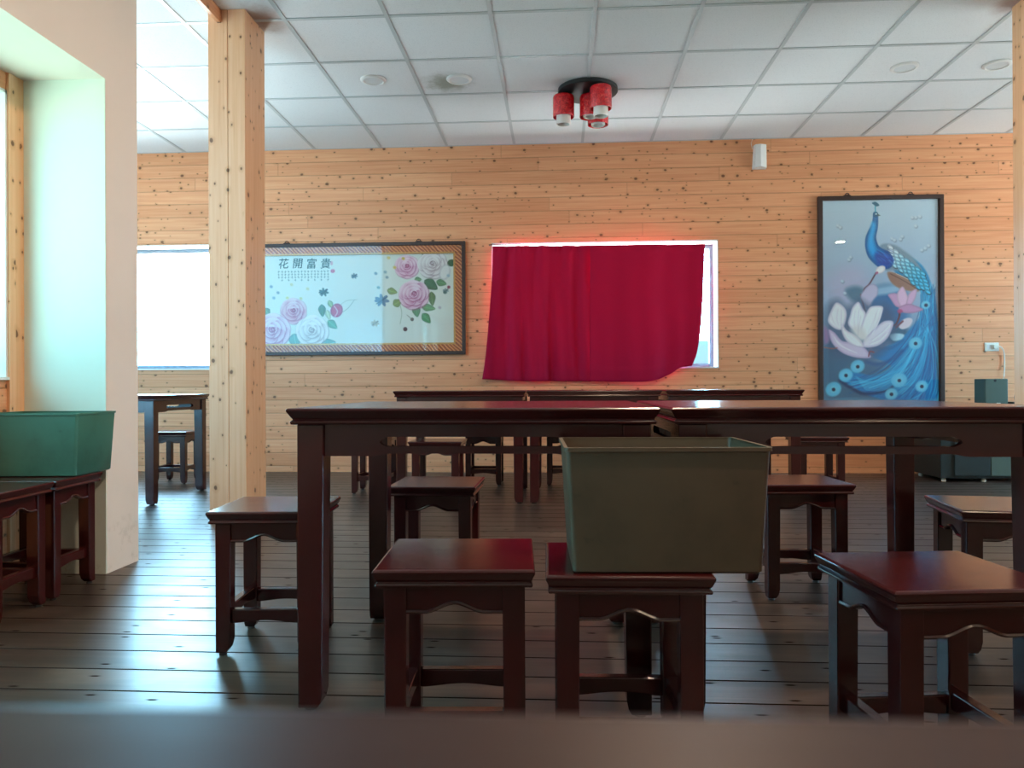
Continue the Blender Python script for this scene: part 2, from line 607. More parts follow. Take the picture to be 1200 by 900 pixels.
# right wall with window 5, rear wall with window 6
W5 = (3.9, 6.1, 0.75, 2.1)
b = B()
wall_open(YB, D, 0, CEIL, [W5], lambda a, c, z0, z1: b.box(XR, XR + 0.25, a, c, z0, z1))
struct(b.build('wall_right', 'pine_y'))
struct(B().box(XO - 0.2, XR + 0.25, YB - 0.25, YB, 0, CEIL).build('wall_front', 'paint'))


def window(n, a0, a1, z0, z1, axis, pos, sign, depth, glass='glass', mull=1, label=None):
    """axis 'y': window in a wall of constant y (a = x); axis 'x': constant x (a = y). sign: outward direction."""
    def bx(bb, p0, p1, q0, q1, c0, c1):
        lo, hi = sorted((pos + sign * q0, pos + sign * q1))
        if axis == 'y':
            bb.box(p0, p1, lo, hi, c0, c1)
        else:
            bb.box(lo, hi, p0, p1, c0, c1)
    t = 0.012
    lin_ = B()
    bx(lin_, a0, a0 + t, -0.004, depth, z0, z1)
    bx(lin_, a1 - t, a1, -0.004, depth, z0, z1)
    bx(lin_, a0, a1, -0.004, depth, z1 - t, z1)
    bx(lin_, a0, a1, -0.012, depth, z0, z0 + t)
    o = struct(lin_.build('window_%d' % n, 'white'), label, 'window' if label else None) if label else struct(lin_.build('window_%d' % n, 'white'))
    fw = 0.035
    f = B()
    A0, A1, Z0, Z1 = a0 + t, a1 - t, z0 + t, z1 - t
    q0, q1 = depth - 0.06, depth - 0.01
    bx(f, A0, A0 + fw, q0, q1, Z0, Z1)
    bx(f, A1 - fw, A1, q0, q1, Z0, Z1)
    bx(f, A0 + fw, A1 - fw, q0, q1, Z0, Z0 + fw)
    bx(f, A0 + fw, A1 - fw, q0, q1, Z1 - fw, Z1)
    for i in range(mull):
        m = A0 + (A1 - A0) * (i + 1) / (mull + 1)
        bx(f, m - 0.025, m + 0.025, q0, q1, Z0 + fw, Z1 - fw)
    f.build('window_frame', 'alu', o)
    gq = depth - 0.035
    edges = [A0 + fw] + [A0 + (A1 - A0) * (i + 1) / (mull + 1) for i in range(mull)] + [A1 - fw]
    for i in range(mull + 1):
        e0 = edges[i] + (0.025 if i else 0)
        e1 = edges[i + 1] - (0.025 if i < mull else 0)
        gb = B()
        bx(gb, e0 - 0.004, e1 + 0.004, gq, gq + 0.004, Z0 + fw - 0.004, Z1 - fw + 0.004)
        gb.build('pane', glass, o)
    # light portal in the opening
    ld = bpy.data.lights.new('window_portal', 'AREA')
    ld.shape = 'RECTANGLE'
    ld.size = a1 - a0
    ld.size_y = z1 - z0
    ld.cycles.is_portal = True
    lo = bpy.data.objects.new('window_portal', ld)
    COL.objects.link(lo)
    mid = (a0 + a1) / 2
    zc = (z0 + z1) / 2
    p = pos + sign * (depth + 0.02)
    lo.location = (mid, p, zc) if axis == 'y' else (p, mid, zc)
    inward = Vector((0, -sign, 0)) if axis == 'y' else Vector((-sign, 0, 0))
    lo.rotation_euler = inward.to_track_quat('-Z', 'Z').to_euler()
    return o


window(1, *W1, 'y', D, 1, 0.22, mull=0, label='bright uncovered window behind the square pine pillar')
window(2, *W2, 'y', D, 1, 0.22, mull=1, label='white framed window behind the crimson curtains')
window(3, *W3, 'x', XO, -1, 0.18, glass='glass_green', mull=3, label='bright window edge in the alcove beside the green bin')
window(4, *W4, 'x', XL, -1, 0.22, glass='glass_grey', mull=2)
window(6, *W6, 'y', YP1, -1, 0.16, glass='glass_grey', mull=0)
window(5, *W5, 'x', XR, 1, 0.22, mull=1)

# pine casing of the alcove window
struct(B().box(XO, XO + 0.012, 2.955, YP0 - 0.006, 0, HEAD).build('trim_1', 'pine_v'), 'pine casing board beside the alcove window', 'trim')

# ------------------------------------------------------------------ pillars
pl = c2r((245 - 600) * 4.33 / FPX, 4.33)
PW, PD = 0.215, 0.29


def pillar(x0, y0, label):
    bb = B()
    bb.box(x0, x0 + PW * 0.53, y0, y0 + PD, 0, CEIL)
    bb.box(x0 + PW * 0.53 + 0.0015, x0 + PW, y0, y0 + PD, 0, CEIL)
    return struct(bb.build('pine_pillar', 'pine_v', bevel=0.003), label, 'pillar')


pillar(pl[0], pl[1], 'square knotty pine pillar between the bright window and flower picture')
pr_ = on_y(1187.5, 300, pl[1] + PD)
pillar(pr_[0], pl[1], 'square pine pillar at the edge beside the wall outlet')
fx = pl[0] + 0.055
struct(B().box(fx, fx + 0.022, YB, pl[1] + 0.001, CEIL - 0.075, CEIL).build('trim_2', 'pine_y'), 'pine strip hanging from ceiling in front of the square pillar', 'trim')

# ------------------------------------------------------------------ stools and tables
def ogee(t):
    """0 at the legs, 1 in the middle"""
    t = abs(t)
    if t > 0.62:
        return 0.0
    s = 1 - t / 0.62
    return s * s * (3 - 2 * s)


def leg_builder(cx, cy, h, w0, w1, sx, sy, toe):
    """square leg, outer faces plumb, inner faces cut back at the hoof; sx, sy: which outer corner"""
    bb = B()
    rings = []
    for z, w, cut in ((0.008, w1, toe), (0.020, w1, toe * 0.35), (0.040, w1, 0.0), (h * 0.55, (w0 + w1) / 2, 0.0), (h, w0, 0.0)):
        xo, yo = cx + sx * w0 / 2, cy + sy * w0 / 2
        xi, yi = xo - sx * (w - cut), yo - sy * (w - cut)
        xa, xb = sorted((xo, xi))
        ya, yb = sorted((yo, yi))
        rings.append([(xa, ya, z), (xb, ya, z), (xb, yb, z), (xa, yb, z)])
    return bb.loft(rings)


def make_stool():
    W, DP, H = 0.315, 0.310, 0.414
    root = empty('wooden_stool')
    hx, hy = W / 2, DP / 2
    prof = [(0.012, 0.378), (0.006, 0.379), (0.0045, 0.383), (0.007, 0.387), (0.0095, 0.389), (0.0055, 0.394), (0.003, 0.400), (0.0005, 0.405),
            (0.0, 0.409), (0.0015, 0.4125), (0.006, H)]
    B().rect_loft([(hx - i, hy - i, z) for i, z in prof]).build('seat', 'red', root, bevel=0.0015)
    lw = 0.044
    lx, ly = hx - 0.020 - lw / 2, hy - 0.020 - lw / 2
    for sx in (-1, 1):
        for sy in (-1, 1):
            lg = leg_builder(sx * lx, sy * ly, 0.379, lw, lw * 0.95, sx, sy, 0.013).build('leg', 'red', root, bevel=0.003)
            gx, gy = sx * (lx + 0.006), sy * (ly + 0.006)
            B().lathe([(0.010, 0.0), (0.011, 0.003), (0.007, 0.009)], (gx, gy, 0), 14).build('glide', 'steel', lg)

    def apron(half, off, axis):
        n = 28
        xs = [-half + 2 * half * i / n for i in range(n + 1)]
        bot = lambda x: 0.323 + 0.018 * ogee(x / half)
        bb = B().board(xs, bot, 0.379, -0.008, 0.008)
        bb.tube([(x, -0.0085, bot(x) + 0.004) for x in xs], 0.004, 6)
        m = Matrix.Translation((0, 0, 0))
        return bb, m
    for rz, half, off in ((0, lx - lw / 2 + 0.002, ly + 0.008), (180, lx - lw / 2 + 0.002, ly + 0.008),
                          (90, ly - lw / 2 + 0.002, lx + 0.008), (270, ly - lw / 2 + 0.002, lx + 0.008)):
        bb, _ = apron(half, off, 0)
        bb.xform(Matrix.Rotation(R(rz), 4, 'Z') @ Matrix.Translation((0, -off, 0)))
        bb.build('apron', 'red', root, merge=True)
        side = rz in (90, 270)
        n = 14
        xs = [-half + 2 * half * i / n for i in range(n + 1)]
        z0, z1 = (0.100, 0.138) if side else (0.090, 0.130)
        sb = B().board(xs, lambda x: z0 + 0.008 * (1 - (x / half) ** 2) ** 2, z1, -0.013, 0.013)
        sb.xform(Matrix.Rotation(R(rz), 4, 'Z') @ Matrix.Translation((0, -off + 0.010, 0)))
        sb.build('stretcher', 'red', root, bevel=0.003, merge=True)
    return root


def make_table():
    W, DP, H = 0.870, 0.780, 0.717
    root = empty('dining_table')
    hx, hy = W / 2, DP / 2
    prof = [(0.016, 0.678), (0.009, 0.679), (0.007, 0.684), (0.010, 0.688), (0.013, 0.690), (0.008, 0.697), (0.004, 0.704), (0.0005, 0.709),
            (0.0, 0.7125), (0.0015, 0.7155), (0.006, H)]
    B().rect_loft([(hx - i, hy - i, z) for i, z in prof]).build('table_top', 'red', root, bevel=0.0015)
    lw = 0.064
    ins = 0.020
    lx, ly = hx - ins - lw / 2, hy - ins - lw / 2
    for sx in (-1, 1):
        for sy in (-1, 1):
            lg = leg_builder(sx * lx, sy * ly, 0.679, lw, lw * 0.90, sx, sy, 0.012).build('leg', 'red', root, bevel=0.003)
            B().lathe([(0.015, 0.0), (0.017, 0.004), (0.009, 0.010)], (sx * (lx + 0.007), sy * (ly + 0.007), 0), 14).build('glide', 'steel', lg)
    for rz, half, off in ((0, lx - lw / 2 + 0.002, ly + 0.014), (180, lx - lw / 2 + 0.002, ly + 0.014),
                          (90, ly - lw / 2 + 0.002, lx + 0.014), (270, ly - lw / 2 + 0.002, lx + 0.014)):
        sh = half * 0.62
        xs = sorted({round(-half + 2 * half * i / 60, 5) for i in range(61)} | {round(v, 5) for v in (-sh, sh)} |
                    {round(s * (sh - dd), 5) for s in (-1, 1) for dd in (0.003, 0.006, 0.010, 0.016, 0.024)})

        def env(x):
            d = sh - abs(x)
            return max(0.0, min(1.0, d / 0.020)) ** 0.6
        zs = 0.636
        hi = lambda x: zs + 0.0125 * env(x)
        lo = lambda x: zs - 0.0095 * env(x) - 0.002 * env(x) * (0.5 + 0.5 * math.cos(max(0.0, min(1.0, (sh - abs(x)) / 0.05)) * math.pi))
        bot = lambda x: 0.603 + 0.006 * max(0.0, min(1.0, (sh + 0.01 - abs(x)) / 0.03))
        bb = B().board(xs, bot, 0.679, -0.009, 0.009, (lo, hi, -sh, sh))
        bb.xform(Matrix.Rotation(R(rz), 4, 'Z') @ Matrix.Translation((0, -off, 0)))
        bb.build('apron', 'red', root, merge=True)
    return root


# (cam x, cam y, rotation relative to the camera, scale, label, group)
G1, G2 = 'stools around the near long table', 'stools around the far tables'
STOOLS = [
    (-0.113, 1.622, -0.5, (1, 1, 1), 'bare dark red wooden stool in front of the table, beside the bin stool', G1),
    (0.225, 1.570, -2.5, (1, 1, 1), 'dark red wooden stool carrying the olive plastic bin', G1),
    (0.800, 1.464, 3.0, (1, 1, 1), 'large dark red stool in the lower right corner, nearest the viewer', G1),
    (-0.712, 2.315, 0.0, (1, 1, 1), 'dark wooden stool at the table end, in front of the pine pillar', G1),
    (-0.275, 2.840, -4.4, (1, 1, 1), 'dark wooden stool seen under the table behind the bare front stool', G1),
    (1.050, 2.850, 0.0, (1.04, 1, 1), 'dark wooden stool behind the olive bin, under the right table', G1),
    (1.440, 2.260, -11.0, (1, 1, 1), 'dark wooden stool turned askew behind the right table leg', G1),
    (-1.787, 2.885, 0.0, (1, 1, 1.05), 'dark wooden stool beside the wall end, under the green bin', 'stools in the alcove'),
    (-1.787, 2.565, 0.0, (1, 1, 1.05), 'dark wooden stool in the alcove cut by the left picture edge', 'stools in the alcove'),
    (-1.000, 5.560, -3.5, (1, 1, 1), 'far wooden stool at the left end of the far table row', G2),
    (-0.485, 5.010, -3.5, (1.1, 1, 1), 'far wooden stool with visible seat in front of the left far table', G2),
    (-0.215, 5.985, -3.5, (1, 1, 1), 'far wooden stool by the wall under the left half of the curtain', G2),
    (0.410, 5.985, -3.5, (1, 1, 1), 'far wooden stool by the wall, half hidden behind the olive bin rim', G2),
    (2.090, 5.260, -3.5, (1.08, 1, 1), 'far wooden stool at the right end of the far table row', G2),
    (-2.720, 6.190, -3.5, (1, 1, 1), 'far wooden stool behind the table under the bright window', G2),
]
proto = make_stool()
for i, (xc, yc, rr, sc_, lab, grp) in enumerate(STOOLS):
    o = proto if i == 0 else copy_tree(proto)
    wx, wy = c2r(xc, yc)
    o.location = (wx, wy, 0)
    o.rotation_euler = (0, 0, THETA + R(rr))
    o.scale = sc_
    tag(o, lab, 'stool', grp)

TABLES = [
    (-0.204, 2.142, 1.0, 'dark red wooden table, left half of the near pair', 'near pair of tables'),
    (0.690, 2.142, 1.0, 'dark red wooden table, right half of the near pair behind the bin', 'near pair of tables'),
    (-1.085 + 0.435, 5.334, 1.026, 'dark red table at the left end of the far row below the curtain', 'far row of tables'),
    (-0.209 + 0.435, 5.330, 1.026, 'dark red table in the middle of the far row', 'far row of tables'),
    (0.684 + 0.435, 5.326, 1.026, 'dark red table at the right end of the far row', 'far row of tables'),
    (-2.600 - 0.435, 5.165, 1.0, 'dark red table under the bright window beyond the wall end', None),
    (0.02, 0.1243 - 0.39, 1.0, 'blurred dark table edge across the bottom, closest to the viewer', None),
]
tproto = make_table()
for i, (wx, wy, sz, lab, grp) in enumerate(TABLES):
    o = tproto if i == 0 else copy_tree(tproto)
    o.location = (wx, wy, 0)
    o.scale = (1, 1, sz)
    if wy < 0:
        o.rotation_euler = (0, 0, R(0.8))
        for ch in kids(o):
            if ch.name.startswith('table_top'):
                ch.data = ch.data.copy()
                ch.data.materials[0] = MAT['dull']
    tag(o, lab, 'table', grp)


# ------------------------------------------------------------------ bins
def make_bin(xc, yc, z, rot, mat, label):
    wx, wy = c2r(xc, yc)
    root = empty('plastic_bin', (wx, wy, z), THETA + R(rot))
    tag(root, label, 'bin')
    bx_, by_, tx, ty, h = 0.1775, 0.130, 0.190, 0.1405, 0.236

    def rr(a, b_, z_, r=0.010, n=4):
        pts = []
        for qx, qy, a0 in ((1, 1, 0), (-1, 1, 90), (-1, -1, 180), (1, -1, 270)):
            for i in range(n + 1):
                an = R(a0 + 90 * i / n)
                pts.append((qx * (a - r) + r * math.cos(an), qy * (b_ - r) + r * math.sin(an), z_))
        return pts
    th = 0.0035
    bb = B()
    rings = [rr(bx_ - 0.004, by_ - 0.004, 0.0), rr(bx_, by_, 0.004), rr(tx, ty, h - 0.004), rr(tx, ty, h),
             rr(tx - th, ty - th, h), rr(tx - th, ty - th, h - 0.004), rr(bx_ - th, by_ - th, 0.008)]
    bb.loft(rings)
    bb.build('bin_body', mat, root, smooth=True)
    rim = B()
    rim.loft([rr(tx - 0.001, ty - 0.001, h - 0.007), rr(tx + 0.0035, ty + 0.0035, h - 0.006), rr(tx + 0.0035, ty + 0.0035, h + 0.0015),
              rr(tx - th, ty - th, h + 0.0015), rr(tx - th, ty - th, h - 0.002)], cap=False)
    rim.build('rim', mat, root, smooth=True)
    return root


make_bin(0.294, 1.562, 0.4142, -1.5, 'bin', 'open olive green plastic bin standing on the front stool')
make_bin(-1.812, 2.985, 0.4349, 0.5, 'bin2', 'open teal green plastic bin on stools beside the wall end')

# ------------------------------------------------------------------ curtains
def catmull(pts, n=12, closed=False):
    pts = [np.array(p, float) for p in pts]
    out = []
    m = len(pts)
    rng = range(m) if closed else range(m - 1)
    for i in rng:
        if closed:
            p0, p1, p2, p3 = pts[(i - 1) % m], pts[i], pts[(i + 1) % m], pts[(i + 2) % m]
        else:
            p0, p1, p2, p3 = pts[max(i - 1, 0)], pts[i], pts[i + 1], pts[min(i + 2, m - 1)]
        for k_ in range(n):
            t = k_ / n
            out.append(0.5 * ((2 * p1) + (-p0 + p2) * t + (2 * p0 - 5 * p1 + 4 * p2 - p3) * t * t + (-p0 + 3 * p1 - 3 * p2 + p3) * t ** 3))
    if not closed:
        out.append(pts[-1])
    return np.array(out)


def lerp_poly(poly, t):
    poly = np.asarray(poly, float)
    if len(poly) < 2:
        return poly[0]
    seg = np.linalg.norm(np.diff(poly, axis=0), axis=1)
    s = np.concatenate([[0], np.cumsum(seg)]) / seg.sum()
    return np.array([np.interp(t, s, poly[:, 0]), np.interp(t, s, poly[:, 1])])


def curtain(left, right, bottom, folds, phase, y_off, label, seam):
    """left/right: pixel polylines top to bottom on the wall plane; bottom: polyline left to right"""
    NU, NV = 110, 70
    yb = D - y_off
    L = catmull(left, 8)
    Rr = catmull(right, 8)
    Bt = catmull(bottom, 8)
    verts = []
    for j in range(NV + 1):
        v = j / NV
        for i in range(NU + 1):
            u = i / NU
            l, r = lerp_poly(L, v), lerp_poly(Rr, v)
            p = l * (1 - u) + r * u
            btm = lerp_poly(Bt, u)
            base = L[-1] * (1 - u) + Rr[-1] * u
            p = p + (btm - base) * (v ** 3)
            amp = 0.020 * (0.45 + 0.55 * v)
            w = 0
            for fk, (fu, fa) in enumerate(folds):
                w += fa * math.sin(2 * math.pi * fu * (u + 0.04 * math.sin(3 * v + fk)) + phase + fk * 1.7)
            w *= min(1.0, abs(u - seam) / 0.12)
            hem = 0.004 if v > 0.90 else 0.0
            q = on_y(p[0], p[1], yb)
            yy = yb - amp * w - hem - 0.004 * math.sin(7 * v + 5 * u)
            if v < 0.03:
                yy -= min(1.0, abs(u - seam) / 0.12) * 0.006 * math.sin(2 * math.pi * folds[0][0] * 3.0 * u)
            verts.append((q.x, yy, q.z))
    bm = bmesh.new()
    vs = [bm.verts.new(p) for p in verts]
    n = NU + 1
    for j in range(NV):
        for i in range(NU):
            bm.faces.new((vs[j * n + i], vs[j * n + i + 1], vs[(j + 1) * n + i + 1], vs[(j + 1) * n + i]))
    bb = B()
    bb.bm.free()
    bb.bm = bm
    o = bb.build('curtain', 'cloth')
    o.data.polygons.foreach_set('use_smooth', [True] * len(o.data.polygons))
    sd = o.modifiers.new('thick', 'SOLIDIFY')
    sd.thickness = 0.0015
    return tag(o, label, 'curtain', 'crimson curtains on the middle window')


curtain([(577.5, 288.5), (576.5, 325), (573, 375), (569, 420), (565.5, 444.5)], [(693.5, 287.5), (693.2, 340), (692.8, 400), (692.5, 447)],
        [(565.5, 444.5), (610, 446.5), (650, 446.5), (692.5, 447)], [(4.2, 1.0), (7.3, 0.6), (1.6, 0.6)], 0.4, 0.054,
        'crimson curtain panel covering the left half of the middle window', 1.0)
curtain([(691.5, 287.5), (691.3, 340), (691.0, 400), (690.8, 446.5)], [(826, 286), (824.5, 325), (821.5, 380), (817, 412), (811, 428.5)],
        [(690.8, 446.5), (730, 447.5), (764, 446.3), (786, 438), (797, 431), (811, 428.5)], [(1.8, 0.8), (4.6, 0.35), (0.8, 0.8)], 2.2, 0.068,
        'crimson curtain panel covering the right half of the middle window', 0.0)
ra, rb_ = on_y(574, 288.2, D), on_y(829, 285.6, D)
rod = B().tube([(ra.x, D - 0.052, ra.z), (rb_.x, D - 0.052, rb_.z)], 0.0035, 8)
for q in (ra, rb_):
    rod.tube([(q.x, D - 0.052, q.z), (q.x, D + 0.002, q.z)], 0.004, 8)
tag(rod.build('curtain_rod', 'darkframe'), 'thin rod carrying the crimson curtains', 'curtain rod')


# ------------------------------------------------------------------ painted prints (colour attribute on a dense sheet)
class Print:
    def __init__(self, x0, x1, y0, y1, ss):
        self.x0, self.x1, self.y0, self.y1, self.ss = x0, x1, y0, y1, ss
        self.nx, self.ny = int((x1 - x0) * ss) + 1, int((y1 - y0) * ss) + 1
        self.X, self.Y = np.meshgrid(np.linspace(x0, x1, self.nx), np.linspace(y0, y1, self.ny))
        self.C = np.zeros((self.ny, self.nx, 3))
        self.gain = 1.0

    def put(self, mask, col):
        col = np.asarray(col, float)
        self.C += (col - self.C) * mask[..., None]

    def win(self, x0, x1, y0, y1, pad):
        i0 = max(0, int((x0 - pad - self.x0) * self.ss)); i1 = min(self.nx, int((x1 + pad - self.x0) * self.ss) + 2)
        j0 = max(0, int((y0 - pad - self.y0) * self.ss)); j1 = min(self.ny, int((y1 + pad - self.y0) * self.ss) + 2)
        return (slice(j0, j1), slice(i0, i1)) if i1 > i0 and j1 > j0 else None

    def sdf(self, poly, w, closed=True):
        X, Y = self.X[w], self.Y[w]
        d = np.full(X.shape, 1e9)
        ins = np.zeros(X.shape, bool)
        n = len(poly)
        for i in range(n if closed else n - 1):
            ax, ay = poly[i]
            bx, by = poly[(i + 1) % n]
            ex, ey = bx - ax, by - ay
            L2 = ex * ex + ey * ey + 1e-12
            t = np.clip(((X - ax) * ex + (Y - ay) * ey) / L2, 0, 1)
            d = np.minimum(d, np.hypot(X - ax - t * ex, Y - ay - t * ey))
            if closed:
                c = (ay > Y) != (by > Y)
                ins ^= c & (X < (bx - ax) * (Y - ay) / (by - ay + 1e-12) + ax)
        return np.where(ins, -d, d) if closed else d

    def poly(self, pts, col, soft=0.5, smooth=True, edge=None, edge_w=1.5, col2=None, axis=None, a=1.0):
        pts = np.array(pts, float)
        if smooth:
            pts = catmull(pts, 5, True)
        w = self.win(pts[:, 0].min(), pts[:, 0].max(), pts[:, 1].min(), pts[:, 1].max(), soft * 2)
        if w is None:
            return
        s = self.sdf(pts, w)
        m = np.clip(0.5 - s / (2 * soft), 0, 1)[..., None] * a
        c = np.asarray(col, float) * np.ones(s.shape + (1,))
        if col2 is not None:
            (ax, ay), (bx, by) = axis
            ex, ey = bx - ax, by - ay
            t = np.clip(((self.X[w] - ax) * ex + (self.Y[w] - ay) * ey) / (ex * ex + ey * ey), 0, 1)[..., None]
            c = c * (1 - t) + np.asarray(col2, float) * t
        if edge is not None:
            e = np.clip(1 + s / edge_w, 0, 1)[..., None]
            c = c * (1 - e) + np.asarray(edge, float) * e
        self.C[w] += (c - self.C[w]) * m

    def ell(self, cx, cy, rx, ry, rot, col, soft=0.5, **kw):
        a = np.linspace(0, 2 * np.pi, 25)[:-1]
        c, s = math.cos(R(rot)), math.sin(R(rot))
        x, y = rx * np.cos(a), ry * np.sin(a)
        self.poly(np.stack([cx + x * c - y * s, cy + x * s + y * c], 1), col, soft, False, **kw)

    def line(self, pts, wd, col, soft=0.4, smooth=True, a=1.0):
        pts = np.array(pts, float)
        if smooth and len(pts) > 2:
            pts = catmull(pts, 5)
        w = self.win(pts[:, 0].min(), pts[:, 0].max(), pts[:, 1].min(), pts[:, 1].max(), wd + soft * 2)
        if w is None:
            return
        s = self.sdf(pts, w, False) - wd / 2
        m = np.clip(0.5 - s / (2 * soft), 0, 1)[..., None] * a
        self.C[w] += (np.asarray(col, float) - self.C[w]) * m

    def build(self, name, parent, y, mat):
        P0, P1 = on_y(self.x0, self.y0, D), on_y(self.x1, self.y1, D)
        xs = np.linspace(P0.x, P1.x, self.nx)
        zs = np.linspace(P0.z, P1.z, self.ny)
        GX, GZ = np.meshgrid(xs, zs)
        co = np.stack([GX, np.full_like(GX, y), GZ], -1).reshape(-1, 3).astype(np.float32)
        nx, ny = self.nx, self.ny
        idx = np.arange(nx * ny).reshape(ny, nx)
        q = np.stack([idx[:-1, :-1], idx[1:, :-1], idx[1:, 1:], idx[:-1, 1:]], -1).reshape(-1, 4)
        me = bpy.data.meshes.new(name)
        me.vertices.add(len(co)); me.vertices.foreach_set('co', co.ravel())
        me.loops.add(q.size); me.loops.foreach_set('vertex_index', q.ravel().astype(np.int32))
        me.polygons.add(len(q)); me.polygons.foreach_set('loop_start', np.arange(0, q.size, 4, dtype=np.int32))
        me.update(calc_edges=True)
        c = np.clip(self.C * self.gain, 0, 255) / 255
        c = np.where(c <= 0.04045, c / 12.92, ((c + 0.055) / 1.055) ** 2.4)
        c = np.concatenate([c.reshape(-1, 3), np.ones((len(co), 1))], 1).astype(np.float32)
        at = me.color_attributes.new('print', 'FLOAT_COLOR', 'POINT')
        at.data.foreach_set('color', c.ravel())
        me.materials.append(mat)
        o = bpy.data.objects.new(name, me)
        COL.objects.link(o)
        o.parent = parent
        return o


MAT['print'] = vcol_mat('printed_picture')


def frame_bars(bb, x0, x1, z0, z1, w, y0, y1):
    bb.box(x0, x1, y0, y1, z1 - w, z1)
    bb.box(x0, x1, y0, y1, z0, z0 + w)
    bb.box(x0, x0 + w, y0, y1, z0 + w, z1 - w)
    bb.box(x1 - w, x1, y0, y1, z0 + w, z1 - w)
    return bb


def slab(name, x0, x1, z0, z1, y, mat, parent):
    return B().box(x0, x1, y, y + 0.002, z0, z1).build(name, mat, parent)


def hook(px, ztop, parent, yy):
    x = on_y(px, 280, D).x
    bb = B()
    bb.tube([(x - 0.030, yy, ztop + 0.003), (x - 0.015, yy, ztop + 0.008), (x + 0.015, yy, ztop + 0.008), (x + 0.030, yy, ztop + 0.003)], 0.005, 6)
    bb.tube([(x + 0.016 * math.cos(a), yy, ztop + 0.013 + 0.012 * math.sin(a)) for a in np.linspace(-0.3, math.pi + 0.3, 9)], 0.004, 6)
    bb.build('hook', 'darkframe', parent)


# ---- peacock picture
px0, px1, py0, py1 = 958.5, 1104, 229, 481
q0, q1 = on_y(px0, py1, D), on_y(px1, py0 - 0.5, D)
pc = empty('peacock_picture', ((q0.x + q1.x) / 2, D - 0.03, (q0.z + q1.z) / 2))
pc.location = (0, 0, 0)
tag(pc, 'tall dark framed picture of a blue peacock and white magnolias', 'picture')
frame_bars(B(), q0.x, q1.x, q0.z, q1.z, 0.036, D - 0.035, D - 0.001).build('frame', 'darkframe', pc, bevel=0.003)
slab('backing_board', q0.x + 0.02, q1.x - 0.02, q0.z + 0.02, q1.z - 0.02, D - 0.012, 'darkframe', pc)
P = Print(963.5, 1099, 233.5, 477, 2.6)
T = np.clip((P.Y - 234) / 240, 0, 1)[..., None]
C1, C2, C3 = np.array([172, 193, 208.]), np.array([150, 170, 192.]), np.array([62, 100, 128.])
P.C[:] = np.where(T < 0.5, C1 + (C2 - C1) * T / 0.5, C2 + (C3 - C2) * (T - 0.5) / 0.5)


def k2(pts):
    return [(950 + x * 0.1444, 220 + y * 0.1444) for x, y in pts]


def k3(pts):
    return [(950 + x * 0.1555, 340 + y * 0.1555) for x, y in pts]


rs = np.random.RandomState(4)
# hazy shapes behind
P.poly([(968, 330), (990, 312), (1012, 318), (1018, 345), (1000, 360), (975, 352)], (172, 172, 195), 9)
P.poly([(990, 340), (1004, 336), (1016, 344), (1014, 356), (996, 352)], (84, 122, 146), 3)
P.poly([(1018, 345), (1040, 335), (1062, 345), (1062, 378), (1040, 392), (1022, 376)], (52, 112, 160), 5)
P.poly([(1022, 340), (1050, 336), (1052, 343), (1024, 347)], (140, 175, 200), 2)
P.poly([(1036, 386), (1060, 384), (1064, 402), (1044, 404)], (60, 105, 130), 3)
P.poly([(964, 400), (1000, 415), (1030, 428), (1060, 430), (1060, 450), (964, 470)], (66, 104, 130), 6)
P.poly([(1088, 400), (1100, 400), (1100, 478), (1080, 478)], (40, 70, 115), 6)
# pale relief ornaments
for (x, y) in ((981, 265), (984, 267), (1073, 257), (1078, 256), (1069, 257), (1073, 267), (1045, 281), (1048, 283), (1057, 279), (1055, 282),
               (996, 302), (994, 305), (1084, 293), (1088, 290), (1080, 295), (986, 330), (989, 344)):
    P.ell(x + 0.6, y + 0.8, 2.2, 2.0, 30, (120, 138, 160), 0.8)
    P.ell(x, y, 2.0, 1.7, 30, (182, 196, 208), 0.6)
# tail train
tail = [(1046, 308), (1058, 300), (1072, 306), (1084, 318), (1092, 338), (1097, 362), (1099, 400), (1099, 478), (1060, 478), (1035, 470),
        (1006, 458), (985, 444), (984, 436), (1000, 436), (1024, 440), (1044, 432), (1036, 424), (1022, 418), (1034, 408), (1052, 400), (1066, 386),
        (1078, 372), (1084, 356), (1078, 342), (1064, 330), (1050, 322)]
P.poly(tail, (22, 132, 182), 1.2, col2=(24, 118, 176), axis=((1060, 300), (1040, 470)))
for k_ in range(120):
    u = rs.rand()
    # strands sweep down the right side and fan out to the lower left
    ex = 986 + 112 * rs.rand()
    ey = 448 + 26 * ((ex - 986) / 112) + rs.randn() * 5
    sx = 1078 + 18 * rs.rand()
    sy = 330 + 60 * rs.rand()
    mx, my = (1070 + 26 * (ex - 986) / 112 + rs.randn() * 3, 405 + 10 * rs.randn())
    c = [(40, 170, 208), (14, 92, 150), (90, 196, 220), (18, 120, 176), (10, 70, 125)][rs.randint(5)]
    P.line([(sx, sy), (mx, my), ((mx + ex) / 2 + 4, (my + ey) / 2 + 10), (ex, ey)], 0.5 + 0.9 * rs.rand(), c, 0.5, a=0.55)
P.line(k3([(210, 680), (300, 740), (400, 780), (560, 760), (620, 720)]), 3.5, (14, 50, 92), 1.5, a=0.8)
P.line(k3([(410, 540), (500, 560), (600, 530), (680, 460)]), 4, (24, 78, 130), 1.8, a=0.7)
P.line(k3([(470, 440), (600, 440), (690, 380)]), 3, (24, 96, 145), 1.5, a=0.6)
for off in range(9):
    P.line(k3([(330 + off * 8, 650 + off * 11), (430, 690 + off * 8), (560, 650 + off * 12), (690, 560 + off * 8), (780, 430)]), 0.8, (86, 198, 222), 0.4, a=0.45)
